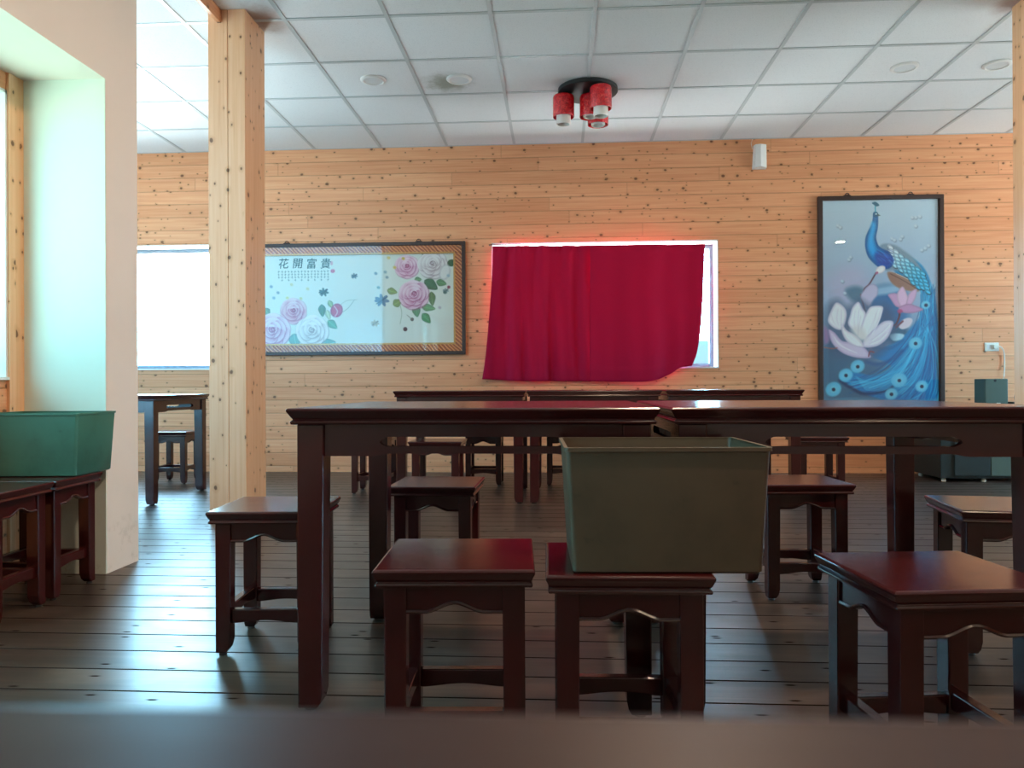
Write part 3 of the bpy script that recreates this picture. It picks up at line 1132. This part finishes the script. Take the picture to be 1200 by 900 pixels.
# back and wing
P.poly([(1031, 290), (1046, 288), (1060, 296), (1072, 306), (1080, 318), (1082, 330), (1070, 328), (1056, 320), (1046, 318), (1036, 316)], (120, 140, 160), 1.5)
P.poly([(1040, 320), (1056, 324), (1072, 334), (1076, 343), (1056, 340), (1044, 332)], (150, 112, 98), 1.0)
P.line([(1043, 322), (1060, 331), (1074, 340)], 0.8, (88, 62, 60), 0.4)
P.line([(1050, 322), (1066, 330), (1078, 339)], 0.8, (205, 185, 175), 0.4)
for r_ in range(7):
    for c_ in range(7 - abs(r_ - 3) // 2):
        x = 1043 + r_ * 6.3 + c_ * 1.2 + rs.randn() * 0.5
        y = 291 + r_ * 5.4 + c_ * 4.3 - (r_ ** 2) * 0.05
        if x > 1093 or y > 350 or y > 300 + (x - 1034) * 0.95:
            continue
        t = min(1, max(0, (x + y - 1340) / 70))
        base = np.array([168, 178, 188.]) * (1 - t) + np.array([28, 140, 175.]) * t
        P.ell(x + 0.5, y + 0.9, 4.2, 2.6, 35, tuple(base * 0.45), 0.6)
        P.ell(x, y, 4.0, 2.3, 35, tuple(base), 0.5)
        P.ell(x + 0.8, y + 0.9, 2.8, 1.1, 35, tuple(np.minimum(255, base + 55)), 0.5)
# neck, breast, head
neck = [(1024, 250), (1022.6, 258), (1021.5, 264), (1017, 272), (1013.8, 281), (1013.8, 292), (1017, 302), (1024, 310), (1033, 316), (1043, 315), (1047, 306),
        (1041, 297), (1031, 291), (1027.5, 285), (1026.5, 278), (1028.6, 268), (1029, 259), (1028.6, 252)]
P.poly(neck, (20, 118, 182), 0.7, edge=(14, 74, 136), edge_w=4)
P.poly([(1022, 262), (1019, 275), (1017, 290), (1022, 300), (1026, 296), (1023, 282), (1026, 266)], (34, 158, 214), 2.2)
P.poly([(1026, 298), (1040, 300), (1046, 306), (1040, 314), (1028, 310)], (46, 74, 158), 2.5)
for k_ in range(26):
    a_ = rs.rand(); b_ = rs.rand()
    P.line([(1026 + 16 * a_, 293 + 14 * b_), (1031 + 17 * a_, 296 + 16 * b_)], 0.6, [(60, 120, 200), (22, 50, 120), (90, 150, 200)][rs.randint(3)], 0.3, a=0.7)
P.ell(1026, 253, 3.2, 3.2, 0, (16, 78, 116), 0.5)
P.poly([(1028, 252), (1032, 254.3), (1028, 255)], (70, 84, 92), 0.4, False)
P.ell(1026.6, 252.3, 1.2, 0.8, 0, (190, 205, 210), 0.3)
P.line([(1026, 249.5), (1025.6, 245), (1026, 242)], 1.6, (60, 150, 175), 0.4)
P.poly([(1021.8, 239.5), (1026, 238.2), (1030.4, 242), (1027, 243.5), (1024, 241.5)], (30, 88, 116), 0.5)
# branch and buds
P.line([(1010, 352), (1012, 340), (1018, 334), (1023, 326), (1026, 321)], 1.8, (92, 62, 78), 0.5)
P.line([(1013, 366), (1010, 354), (1008, 346)], 2.0, (96, 66, 80), 0.5)
P.poly(k3([(370, 60), (400, 0), (450, -40), (500, -20), (500, 40), (470, 80), (430, 130)]), (188, 178, 200), 1.2, edge=(158, 150, 180), edge_w=2)
P.ell(1031.5, 317, 6.2, 4.2, -28, (228, 220, 218), 0.6, edge=(196, 184, 190), edge_w=2.0)
P.ell(1027, 321, 2, 1.4, -40, (170, 84, 120), 0.6)
P.poly(k3([(590, 345), (640, 330), (700, 340), (680, 375), (620, 385)]), (170, 205, 214), 1)
P.poly(k3([(660, 280), (690, 230), (740, 215), (765, 235), (740, 280), (690, 300)]), (214, 200, 206), 0.8)
P.line(k3([(600, 280), (640, 260), (665, 200), (665, 170)]), 2.2, (104, 60, 66), 0.5)
P.line(k3([(640, 285), (690, 240)]), 2.2, (120, 72, 84), 0.5)
# pink magnolia
for pts, c in (([(690, 130), (640, 130), (600, 75), (580, 40), (640, 30), (690, 65)], (196, 150, 186)),
               ([(650, 30), (690, -20), (720, 30), (735, 90), (690, 140), (655, 90)], (216, 182, 206)),
               ([(735, 40), (795, 0), (790, 60), (755, 120), (715, 140)], (206, 166, 196)),
               ([(660, 140), (730, 110), (800, 130), (845, 155), (770, 180), (690, 175)], (190, 142, 180))):
    P.poly(k3(pts), c, 0.6, edge=tuple(v * 0.86 for v in c), edge_w=2.2)
P.ell(*k3([(670, 165)])[0], 3.2, 2.4, 0, (176, 84, 124), 1.0)
# large white magnolia
P.poly(k3([(110, 140), (190, 70), (270, 120), (360, 70), (440, 110), (560, 110), (640, 240), (600, 400), (470, 520), (220, 500), (120, 400)]), (70, 92, 122), 5, a=0.7)
WH = (224, 220, 224)
for pts, c, e in (([(185, 95), (245, 130), (265, 180), (252, 250), (222, 300), (165, 285), (120, 235), (140, 165)], (226, 222, 224), (190, 180, 196)),
                  ([(355, 92), (385, 140), (412, 190), (380, 300), (330, 310), (275, 260), (290, 190), (310, 130)], (228, 226, 228), (186, 176, 194)),
                  ([(125, 300), (170, 320), (225, 380), (290, 395), (390, 430), (435, 480), (440, 512), (330, 508), (225, 470), (150, 395)], (206, 190, 208), (176, 152, 184)),
                  ([(412, 180), (450, 128), (538, 128), (532, 190), (505, 262), (470, 340), (410, 380), (365, 330), (385, 240)], (230, 228, 228), (190, 180, 196)),
                  ([(480, 290), (550, 238), (618, 242), (604, 310), (565, 375), (490, 425), (390, 430), (400, 370)], (220, 212, 220), (184, 172, 196)),
                  ([(228, 250), (262, 300), (320, 335), (370, 380), (395, 430), (330, 425), (262, 385), (225, 310)], (230, 226, 226), (188, 176, 192))):
    P.poly(k3(pts), c, 0.6, edge=e, edge_w=3.0)
for pts in ([(200, 150), (190, 210), (205, 275)], [(225, 150), (225, 215), (220, 270)], [(150, 190), (165, 240), (195, 275)], [(330, 160), (322, 220), (330, 290)], [(360, 150), (352, 220), (350, 290)],
            [(500, 150), (475, 220), (430, 320)], [(520, 160), (500, 230), (450, 330)], [(585, 265), (530, 320), (450, 380)], [(560, 330), (510, 375), (440, 405)],
            [(270, 330), (310, 370), (360, 410)], [(250, 340), (290, 385), (340, 415)], [(180, 380), (240, 430), (330, 470)], [(160, 350), (200, 410), (280, 450)]):
    P.line(k3(pts), 1.1, (196, 186, 198), 0.8, a=0.5)
    P.line(k3([(x_ + 9, y_ + 4) for x_, y_ in pts]), 0.9, (244, 242, 242), 0.7, a=0.6)
P.poly(k3([(300, 290), (350, 270), (400, 300), (420, 370), (370, 385), (320, 340)]), (214, 208, 206), 3.5)
P.line(k3([(350, 340), (358, 270), (372, 200)]), 0.8, (188, 178, 186), 0.6, a=0.6)
P.line(k3([(430, 350), (470, 260), (490, 180)]), 0.8, (196, 188, 194), 0.6, a=0.6)
P.line(k3([(90, 430), (150, 440), (190, 435)]), 1.4, (150, 96, 96), 0.5)
P.line(k3([(430, 500), (440, 465), (470, 470)]), 1.6, (130, 70, 84), 0.5)
P.poly(k3([(90, 280), (120, 300), (130, 380), (95, 400)]), (150, 120, 160), 2)
# feather eyes
for (x, y, r) in ((345, 575, 8.5), (255, 640, 8.5), (160, 745, 9.5), (660, 680, 9.5), (785, 405, 8.0), (865, 120, 5.2), (600, 782, 7.5), (830, 725, 7.5)):
    cx, cy = k3([(x, y)])[0]
    P.ell(cx, cy, r, r * 0.86, -30, (74, 172, 204), 1.2)
    for k_ in range(22):
        a_ = k_ / 22 * 2 * math.pi
        P.line([(cx + 2 * math.cos(a_), cy + 2 * math.sin(a_)), (cx + r * 0.95 * math.cos(a_ + 0.25), cy + r * 0.82 * math.sin(a_ + 0.25))], 0.7, (150, 208, 216), 0.4, a=0.65)
    P.ell(cx, cy, 4.0, 3.2, -30, (110, 190, 208), 0.8)
    P.ell(cx + 0.3, cy + 0.4, 2.1, 2.0, 0, (22, 40, 70), 0.7)
P.poly([(964, 470), (1000, 466), (1060, 470), (1099, 468), (1099, 478), (964, 478)], (92, 140, 166), 2.0, a=0.75)
P.gain = 1.14
P.build('print', pc, D - 0.016, MAT['print'])
slab('glass_cover', q0.x + 0.03, q1.x - 0.03, q0.z + 0.03, q1.z - 0.03, D - 0.0225, 'pic_glass', pc)
for hx_ in (992, 1066):
    hook(hx_, q1.z, pc, D - 0.02)

# ---- flower picture
q0, q1 = on_y(259, 417.3, D), on_y(545.5, 283.2, D)
fc = empty('flower_picture')
tag(fc, 'wide gold framed picture of pink roses with green calligraphy', 'picture')
frame_bars(B(), q0.x, q1.x, q0.z, q1.z, 0.030, D - 0.040, D - 0.001).build('frame', 'darkframe', fc, bevel=0.003)
orn = frame_bars(B(), q0.x + 0.030, q1.x - 0.030, q0.z + 0.030, q1.z - 0.030, 0.066, D - 0.026, D - 0.004)
orn.build('carved_moulding', 'ornate', fc, bevel=0.006)
frame_bars(B(), q0.x + 0.090, q1.x - 0.090, q0.z + 0.090, q1.z - 0.090, 0.016, D - 0.030, D - 0.004).build('gold_slip', 'gold', fc, bevel=0.003)
slab('backing_board', q0.x + 0.02, q1.x - 0.02, q0.z + 0.02, q1.z - 0.02, D - 0.006, 'darkframe', fc)
F = Print(271.5, 532.5, 296, 405.2, 2.6)
F.C[:] = (232, 230, 216)
gx = np.clip((P.X[:1] * 0).sum() + (F.X - 271) / 260, 0, 1)[..., None]
F.C = F.C * gx + np.array([222, 236, 228.]) * (1 - gx)


def rose(cx, cy, r, base, dark, light, seed):
    rr_ = np.random.RandomState(seed)
    base, dark, light = (np.array(v, float) for v in (base, dark, light))
    off_ = rr_.rand() * 6
    for ring_, (rad, pr, cnt) in enumerate(((0.60, 0.56, 6), (0.42, 0.46, 5), (0.25, 0.34, 4), (0.11, 0.22, 3))):
        for i in range(cnt):
            a_ = 2 * math.pi * i / cnt + ring_ * 0.65 + off_ + rr_.rand() * 0.25
            dx, dy = math.cos(a_), math.sin(a_) * 0.88
            ox, oy = cx + rad * r * dx, cy + rad * r * dy - 0.06 * r * (ring_ > 1)
            up = 0.5 - 0.5 * math.sin(a_)
            inner = dark * (0.75 - 0.12 * ring_) + base * (0.25 + 0.12 * ring_)
            outer = light * (0.55 + 0.45 * up) + base * (0.45 - 0.45 * up)
            F.ell(ox + 0.03 * r, oy + 0.05 * r, pr * r * 1.06, pr * r * 0.80, math.degrees(a_) + 90, tuple(dark * 0.80 + base * 0.1), 0.8, a=0.55)
            F.ell(ox, oy, pr * r * 1.02, pr * r * 0.74, math.degrees(a_) + 90 + rr_.randn() * 8, tuple(inner), 0.5, edge=tuple(np.minimum(255, light * 1.02)), edge_w=1.0,
                  col2=tuple(outer), axis=((cx + (rad - 0.45 * pr) * r * dx, cy + (rad - 0.45 * pr) * r * dy), (cx + (rad + 0.55 * pr) * r * dx, cy + (rad + 0.55 * pr) * r * dy)))
    for i in range(3):
        rad = r * (0.07 + 0.06 * i)
        a0 = i * 2.0 + off_
        F.line([(cx + rad * math.cos(a0 + t_ * 3.4), cy - 0.06 * r + rad * 0.85 * math.sin(a0 + t_ * 3.4)) for t_ in np.linspace(0, 1, 9)], 0.9, tuple(dark * 0.85), 0.4, a=0.85)


def leaf(cx, cy, l, w_, rot, c):
    ca, sa = math.cos(R(rot)), math.sin(R(rot))
    pts = [(-l, 0), (-0.4 * l, -w_), (0.3 * l, -0.8 * w_), (l, 0), (0.3 * l, 0.8 * w_), (-0.4 * l, w_)]
    pts = [(cx + x * ca - y * sa, cy + x * sa + y * ca) for x, y in pts]
    F.poly(pts, c, 0.5, edge=tuple(v * 0.75 for v in c), edge_w=1.2)
    F.line([pts[0], pts[3]], 0.6, tuple(min(255, v * 1.35) for v in c), 0.3, a=0.7)


GR, GD, TL = (96, 142, 92), (58, 104, 70), (128, 176, 168)
for a in ((347, 398, 8, 7, 80, TL), (386, 402, 9, 6, -10, TL), (379, 364, 7, 4.2, 85, (92, 130, 100)), (391, 380, 7, 4.5, 40, (110, 170, 140)),
          (389, 357, 5, 3, 60, (150, 170, 110)), (386, 369, 6, 3, 70, (190, 205, 170)), (314, 365, 5, 4, 60, (120, 150, 120)), (300, 396, 9, 6, 20, TL),
          (285, 388, 8, 5, 60, GR)):
    leaf(*a)
rose(345, 364, 15.5, (214, 140, 168), (176, 70, 110), (240, 208, 216), 1)
rose(320, 386, 21, (220, 168, 196), (190, 110, 152), (242, 222, 230), 2)
rose(367, 387, 19, (226, 222, 222), (176, 168, 172), (246, 244, 240), 3)
F.ell(396, 364, 7, 8, 25, (206, 80, 120), 0.6, edge=(160, 40, 84), edge_w=2)
F.line([(393, 359), (397, 365), (394, 371)], 1, (240, 190, 200), 0.4)
F.line([(403, 366), (410, 361), (417, 352)], 0.6, (150, 165, 150), 0.3)
F.line([(400, 358), (408, 353), (420, 352)], 0.5, (170, 180, 160), 0.3)
for a in ((500, 299.5, 6, 3, 0, GD), (529, 312, 4, 5, 60, GD), (506, 336, 9, 6, 35, GD), (518, 334, 6, 4, 15, GR), (507, 352, 8, 4.2, 85, (96, 124, 74)),
          (461, 343, 6, 3.8, 15, (126, 148, 84)), (467, 356, 5.5, 4.6, -30, (132, 152, 88)), (489, 366, 6.5, 4.6, 80, (84, 132, 86)), (500.5, 374, 7, 4.6, 50, (84, 142, 92)),
          (503, 362, 8, 4, 10, (96, 146, 92)), (491, 330, 4, 3, 0, GR)):
    leaf(*a)
rose(478, 315, 14, (222, 150, 178), (176, 64, 112), (246, 214, 224), 5)
rose(508, 313, 17, (224, 206, 208), (170, 140, 144), (244, 236, 230), 6)
rose(486, 347, 17.5, (224, 146, 176), (178, 60, 108), (246, 214, 222), 7)
F.ell(522, 322, 6, 9, 20, (236, 232, 226), 1.2, edge=(196, 190, 190), edge_w=2)
# butterflies and specks
for (x, y, s, c) in ((381, 343, 5.5, (70, 96, 92)), (417, 325, 3.6, (84, 104, 112)), (449, 353, 8.0, (104, 132, 156)), (441, 379, 4.5, (188, 178, 150)), (523, 343, 3.2, (120, 140, 140))):
    for k_ in range(7):
        a_ = R(-35 + 55 * k_ - 120)
        F.ell(x + 0.55 * s * math.cos(a_), y + 0.4 * s * math.sin(a_), 0.55 * s, 0.24 * s, math.degrees(a_), c, 0.4)
    F.line([(x - s * 0.8, y + s * 0.5), (x + s * 0.8, y - s * 0.5)], 1.0, tuple(v * 0.7 for v in c), 0.3)
for (x, y, c) in ((457, 305, (222, 196, 110)), (474, 306, (222, 186, 80)), (464, 316, (222, 190, 90)), (338, 349, (206, 204, 140)), (343, 334, (210, 208, 160)),
                  (354, 350, (206, 206, 150)), (362, 339, (210, 208, 160)), (319, 336, (130, 160, 176)), (327, 343, (130, 160, 170)), (322, 349, (140, 175, 190)),
                  (442, 322.5, (120, 146, 150)), (453, 321, (150, 178, 180)), (455, 327, (130, 156, 160)), (445, 338.5, (120, 150, 140)), (526, 326, (170, 190, 200)),
                  (516, 362, (196, 180, 180)), (522, 345, (70, 100, 90))):
    F.ell(x, y, 1.9, 1.6, 20, c, 0.7)
for (x, y, c, r_) in ((476, 386, (86, 40, 44), 2.4), (484, 375, (90, 80, 76), 2.0), (526.5, 339, (140, 40, 60), 1.8)):
    F.ell(x, y, r_, r_, 0, c, 0.4)
F.line([(470, 358), (472, 368), (470, 380)], 0.6, (160, 170, 140), 0.3)
F.line([(478, 370), (484, 375)], 0.6, (130, 130, 110), 0.3)
# seals and the small columns of verse
F.ell(390.3, 310, 1.6, 2.4, 0, (214, 168, 176), 0.5)
F.ell(391.6, 319, 2.6, 2.2, 0, (206, 110, 132), 0.5)
for c_ in range(16):
    x = 328 + c_ * 3.87
    for r_ in range(4 if c_ % 2 else 3):
        y = 319.2 + r_ * 3.2
        F.line([(x - 0.8, y + rs.randn() * 0.2), (x + 0.8, y + rs.randn() * 0.2)], 0.6, (110, 140, 130), 0.3, False)
        F.line([(x + rs.randn() * 0.3, y - 1.0), (x + rs.randn() * 0.3, y + 1.0)], 0.6, (110, 140, 130), 0.3, False)
F.gain = 0.95
F.build('print', fc, D - 0.010, MAT['print'])
for ch, cx in (('花', 333), ('開', 349.5), ('富', 366), ('貴', 382)):
    cu = bpy.data.curves.new('calligraphy', 'FONT')
    cu.body = ch
    cu.align_x = 'CENTER'
    cu.align_y = 'CENTER'
    cu.size = 0.098
    cu.shear = 0.12
    cu.offset = 0.0008
    cu.extrude = 0.0004
    to = bpy.data.objects.new('calligraphy_temp', cu)
    COL.objects.link(to)
    p = on_y(cx, 309, D)
    bpy.context.view_layer.update()
    me = bpy.data.meshes.new_from_object(to.evaluated_get(bpy.context.evaluated_depsgraph_get()))
    bpy.data.objects.remove(to)
    xs_ = [v.co.x for v in me.vertices]; ys_ = [v.co.y for v in me.vertices]
    cxm, cym = (min(xs_) + max(xs_)) / 2, (min(ys_) + max(ys_)) / 2
    for v in me.vertices:
        v.co = (v.co.x - cxm, v.co.y - cym, v.co.z)
    me.name = 'calligraphy'
    me.materials.clear()
    me.materials.append(MAT['ink'])
    co_ = bpy.data.objects.new('calligraphy_character', me)
    COL.objects.link(co_)
    co_.location = (p.x, D - 0.0115, p.z)
    co_.rotation_euler = (R(90), 0, 0)
    co_.parent = fc
slab('glass_cover', q0.x + 0.028, q1.x - 0.028, q0.z + 0.028, q1.z - 0.028, D - 0.034, 'soft_glass', fc)
for hx_ in (337, 491):
    hook(hx_, q1.z, fc, D - 0.02)

# ------------------------------------------------------------------ ceiling lamp
lc = c2r(0.555, 5.50)
lamp = empty('ceiling_lamp', (lc[0], lc[1], CEIL))
lamp.rotation_euler = (0, 0, THETA)
tag(lamp, 'black round ceiling lamp with four red glass shades', 'ceiling lamp')
B().lathe([(0.205, -0.036), (0.214, -0.030), (0.214, -0.004), (0.205, 0.0)], n=56).build('lamp_base', 'black', lamp, smooth=True)
for ang, rad, drop in ((180, 0.175, 0.052), (-66, 0.182, 0.052), (61, 0.19, 0.004), (0, 0.018, 0.0)):
    lx_, ly_ = rad * math.cos(R(ang)), rad * math.sin(R(ang))
    st = B().lathe([(0.030, -0.075), (0.030, -0.034)], (lx_, ly_, 0), 20).build('socket_stem', 'black', lamp)
    z1, z0 = -0.052, -0.208
    prof = [(0.020, z1), (0.066, z1), (0.074, z1 - 0.006), (0.077, z1 - 0.02), (0.077, z0 + 0.004), (0.075, z0), (0.071, z0), (0.070, z0 + 0.01), (0.068, z1 - 0.012), (0.02, z1 - 0.010)]
    sh = B().lathe(prof, (lx_, ly_, 0), 36, cap=False).build('lamp_shade', 'redglass', lamp, smooth=True)
    prof = [(0.030, z1 - 0.04), (0.050, z1 - 0.045), (0.052, z0 - drop + 0.008), (0.048, z0 - drop), (0.044, z0 - drop), (0.046, z0 - drop + 0.022), (0.046, z1 - 0.06)]
    B().lathe(prof, (lx_, ly_, 0), 30, cap=False).build('glass_tube', 'diffuser', sh, smooth=True)


# ------------------------------------------------------------------ downlights
def downlight(x, y, label, lit=None, grp='round ceiling downlights'):
    o = empty('downlight', (x, y, CEIL))
    tag(o, label, 'downlight', grp)
    B().lathe([(0.088, -0.006), (0.089, -0.002), (0.089, 0.0), (0.066, 0.0), (0.066, -0.010), (0.070, -0.014), (0.080, -0.012), (0.088, -0.006)], n=40, cap=False).build('trim_ring', 'white', o, smooth=True)
    B().lathe([(0.067, -0.0065), (0.067, -0.0045)], n=40).build('lens', lit or 'lens', o)
    return o


for px, py, lab in ((437.5, 93.5, 'unlit white downlight nearest the pine pillar'), (538, 92.5, 'unlit white downlight in the dirt-stained ceiling tile'),
                    (1060, 78.5, 'unlit faint downlight above the peacock picture'), (1168.5, 75.5, 'unlit white downlight nearest the edge pillar')):
    p = on_z(px, py, CEIL)
    downlight(p.x, p.y, lab)

# lit lamps glinting in the peacock glass, plus unseen ones added to brighten the pier
for i, (x, y) in enumerate(((4.2, 1.8), (2.2, -1.2), (0.5, 1.1), (2.2, -3.2), (0.5, 2.9), (4.6, -1.6))):
    downlight(x, y, ['lit downlight over the room to the side', 'lit downlight behind the viewer, first of the inner row', 'added unseen downlight above the near stools, brightening the wall end',
                     'lit downlight by the rear wall, inner row', 'added unseen downlight above the near tables, brightening the wall end', 'lit downlight by the side windows'][i], 'lamp_on', 'lit downlights out of view')
    ld = bpy.data.lights.new('downlight_glow', 'AREA')
    ld.shape = 'DISK'
    ld.size = 0.13
    ld.energy = (10, 6, 20, 6, 20, 6)[i]
    ld.color = (1.0, 0.72, 0.50)
    lo = bpy.data.objects.new('downlight_glow', ld)
    COL.objects.link(lo)
    lo.location = (x, y, CEIL - 0.02)

# ------------------------------------------------------------------ small things on the wall
a, c = on_y(881, 199, D), on_y(897.5, 170.5, D)
ws = empty('wall_speaker')
tag(ws, 'small white wall box high on the pine wall beneath the ceiling', 'speaker')
x0, x1, z0, z1 = a.x, c.x, a.z, c.z
w_ = x1 - x0
B().loft([[(x0, D, z0), (x1, D, z0), (x1 - w_ * 0.04, D - 0.045, z0 + 0.004), (x0 + w_ * 0.5, D - 0.075, z0 + 0.012), (x0 + w_ * 0.12, D - 0.055, z0 + 0.004)],
          [(x0 + w_ * 0.10, D, z1), (x1, D, z1), (x1 - w_ * 0.06, D - 0.045, z1 - 0.002), (x0 + w_ * 0.5, D - 0.070, z1 - 0.004), (x0 + w_ * 0.16, D - 0.050, z1 - 0.002)]]
         ).build('housing', 'white', ws, bevel=0.004)
B().tube([(x0 + 0.004, D - 0.006, z1 - 0.03), (x0 - 0.006, D - 0.006, z1 + 0.02), (x0 + 0.008, D - 0.004, CEIL)], 0.003, 6).build('wire', 'cord', ws)

a, c = on_y(1153.5, 411.5, D), on_y(1170, 401.5, D)
so = empty('wall_outlet')
tag(so, 'ivory wall outlet on the pine wall near the edge pillar', 'outlet')
B().box(a.x, c.x, D - 0.010, D, a.z, c.z).build('cover_plate', 'plastic', so, bevel=0.003)
zc, w_ = (a.z + c.z) / 2, c.x - a.x
B().box(a.x + w_ * 0.14, a.x + w_ * 0.42, D - 0.013, D - 0.009, zc - 0.022, zc + 0.022).build('socket', 'white', so, bevel=0.002)
B().box(a.x + w_ * 0.55, a.x + w_ * 0.90, D - 0.030, D - 0.009, zc - 0.020, zc + 0.018).build('plug', 'plastic', so, bevel=0.003)

# cabinet, green box and small black stand by the wall
YC = 5.97
ca = c2r((1102 - 600) * YC / FPX, YC)
CX0, CY0, CH = ca[0], ca[1], 0.608
cab = empty('low_cabinet')
tag(cab, 'low black-green cabinet on the floor beside the edge pillar', 'cabinet')
B().box(CX0, CX0 + 0.78, CY0, CY0 + 0.46, 0.03, CH).build('cabinet_body', 'darkgreen', cab, bevel=0.004)
sp = (1158 - 1102) * YC / FPX
B().box(CX0 + 0.10, CX0 + sp - 0.006, CY0 - 0.014, CY0, 0.05, CH - 0.03).build('door', 'darkgreen', cab, bevel=0.003)
B().box(CX0 + sp, CX0 + 0.765, CY0 - 0.014, CY0, 0.05, CH - 0.03).build('side_panel', 'greenmetal', cab, bevel=0.003)['label'] = 'lighter grey-green panel'
for fx_ in (0.04, sp - 0.03, 0.74):
    for fy_ in (0.04, 0.42):
        B().lathe([(0.016, 0.0), (0.018, 0.006), (0.012, 0.032)], (CX0 + fx_, CY0 + fy_, 0), 14).build('foot', 'plastic', cab)

gb = c2r((1164.5 - 600) * 6.06 / FPX, 6.10)
gbx = empty('metal_box', (gb[0], gb[1], CH), THETA - R(3))
tag(gbx, 'small grey-green box on the cabinet below the outlet', 'box')
B().box(-0.085, 0.090, -0.08, 0.08, 0, 0.198).build('housing', 'greenmetal', gbx, bevel=0.006)
B().lathe([(0.010, -0.082), (0.010, -0.078)], n=16).xform(Matrix.Translation((-0.01, 0, 0.183)) @ Matrix.Rotation(R(90), 4, 'X') @ Matrix.Translation((0, 0, 0.160))).build('port', 'black', gbx)
B().box(0.0, 0.030, -0.083, -0.070, -0.0005, 0.008).build('foot', 'plastic', gbx)

pe = on_y(1177, 441, D - 0.02)
pts = [on_y(1169, 405.5, D - 0.028), on_y(1173.5, 407, D - 0.03), on_y(1176.3, 412, D - 0.02), on_y(1177, 420, D - 0.015), on_y(1177, 432, D - 0.02), on_y(1176.3, 443, D - 0.04), on_y(1175.5, 455, D - 0.06), on_y(1175, 462, D - 0.10)]
pts[-1].z = CH + 0.006
pp = catmull([tuple(p) for p in pts], 6)
tag(B().tube([tuple(p) for p in pp], 0.0055, 8).build('power_cord', 'cord', smooth=True), 'white power cord hanging from the wall outlet', 'cord')

bs = c2r((1189 - 600) * 6.05 / FPX, 6.05)
st = empty('desk_stand', (bs[0], bs[1], CH), THETA)
tag(st, 'small black stand with flat base half hidden by the edge pillar', 'stand')
B().box(-0.045, 0.06, -0.04, 0.04, 0.0, 0.016).build('base_plate', 'black', st, bevel=0.004)
B().tube([(0.02, 0, 0.012), (0.012, 0, 0.05), (0.022, 0, 0.10)], 0.016, 10).build('upright', 'black', st, smooth=True)

# ------------------------------------------------------------------ outside
tk0 = on_y(822, 415, 10.5)
struct(B().box(tk0.x - 1.2, tk0.x + 1.2, 9.6, 11.6, -0.40, -0.30).build('exterior_ground', 'ground'))
tk = on_y(822, 415, 10.5)
tank = B().lathe([(0.62, -0.30), (0.64, -0.2), (0.64, 1.27), (0.60, 1.33), (0.2, 1.36)], (tk.x, 10.5, 0), 40)
tag(tank.build('water_tank', 'cyan', smooth=True), 'cyan water tank outside, seen through the window gap beside the curtain', 'tank')

# ------------------------------------------------------------------ light
w = bpy.data.worlds.new('sky')
scene.world = w
w.use_nodes = True
nt = w.node_tree
bg = nt.nodes['Background']
tc = nt.nodes.new('ShaderNodeTexCoord')
sx = nt.nodes.new('ShaderNodeSeparateXYZ')
nt.links.new(tc.outputs['Generated'], sx.inputs[0])
rp = nt.nodes.new('ShaderNodeValToRGB')
mr = nt.nodes.new('ShaderNodeMapRange')
mr.inputs[1].default_value = -1.0
mr.inputs[2].default_value = 1.0
nt.links.new(sx.outputs[2], mr.inputs[0])
nt.links.new(mr.outputs[0], rp.inputs[0])
els = rp.color_ramp.elements
els[0].position, els[0].color = 0.0, (0.74, 0.81, 0.83, 1)      # sunlit ground outside
els[1].position, els[1].color = 1.0, (0.42, 0.68, 1.0, 1)       # sky overhead
for p_, c_ in ((0.47, (0.78, 0.88, 0.92, 1)), (0.50, (0.20, 0.67, 1.0, 1)), (0.62, (0.34, 0.73, 1.0, 1))):
    e = els.new(p_)
    e.color = c_
nt.links.new(rp.outputs[0], bg.inputs[0])
# the side of the sky beyond the curtained wall is the brighter one
m1 = nt.nodes.new('ShaderNodeMapRange')
m1.interpolation_type = 'SMOOTHSTEP'
m1.inputs[1].default_value = 0.2
m1.inputs[2].default_value = 0.9
m1.inputs[3].default_value = 12.0
m1.inputs[4].default_value = 27.0
nt.links.new(sx.outputs[1], m1.inputs[0])
nt.links.new(m1.outputs[0], bg.inputs[1])

scene.view_settings.view_transform = 'Standard'
scene.view_settings.look = 'None'
scene.view_settings.gamma = 1.0
scene.view_settings.use_curve_mapping = False
scene.view_settings.exposure = 1.36
scene.cycles.max_bounces = 10
scene.cycles.diffuse_bounces = 6
scene.cycles.glossy_bounces = 4
scene.cycles.transparent_max_bounces = 12
scene.cycles.sample_clamp_indirect = 8.0
scene.cycles.caustics_reflective = False
scene.cycles.use_denoising = True
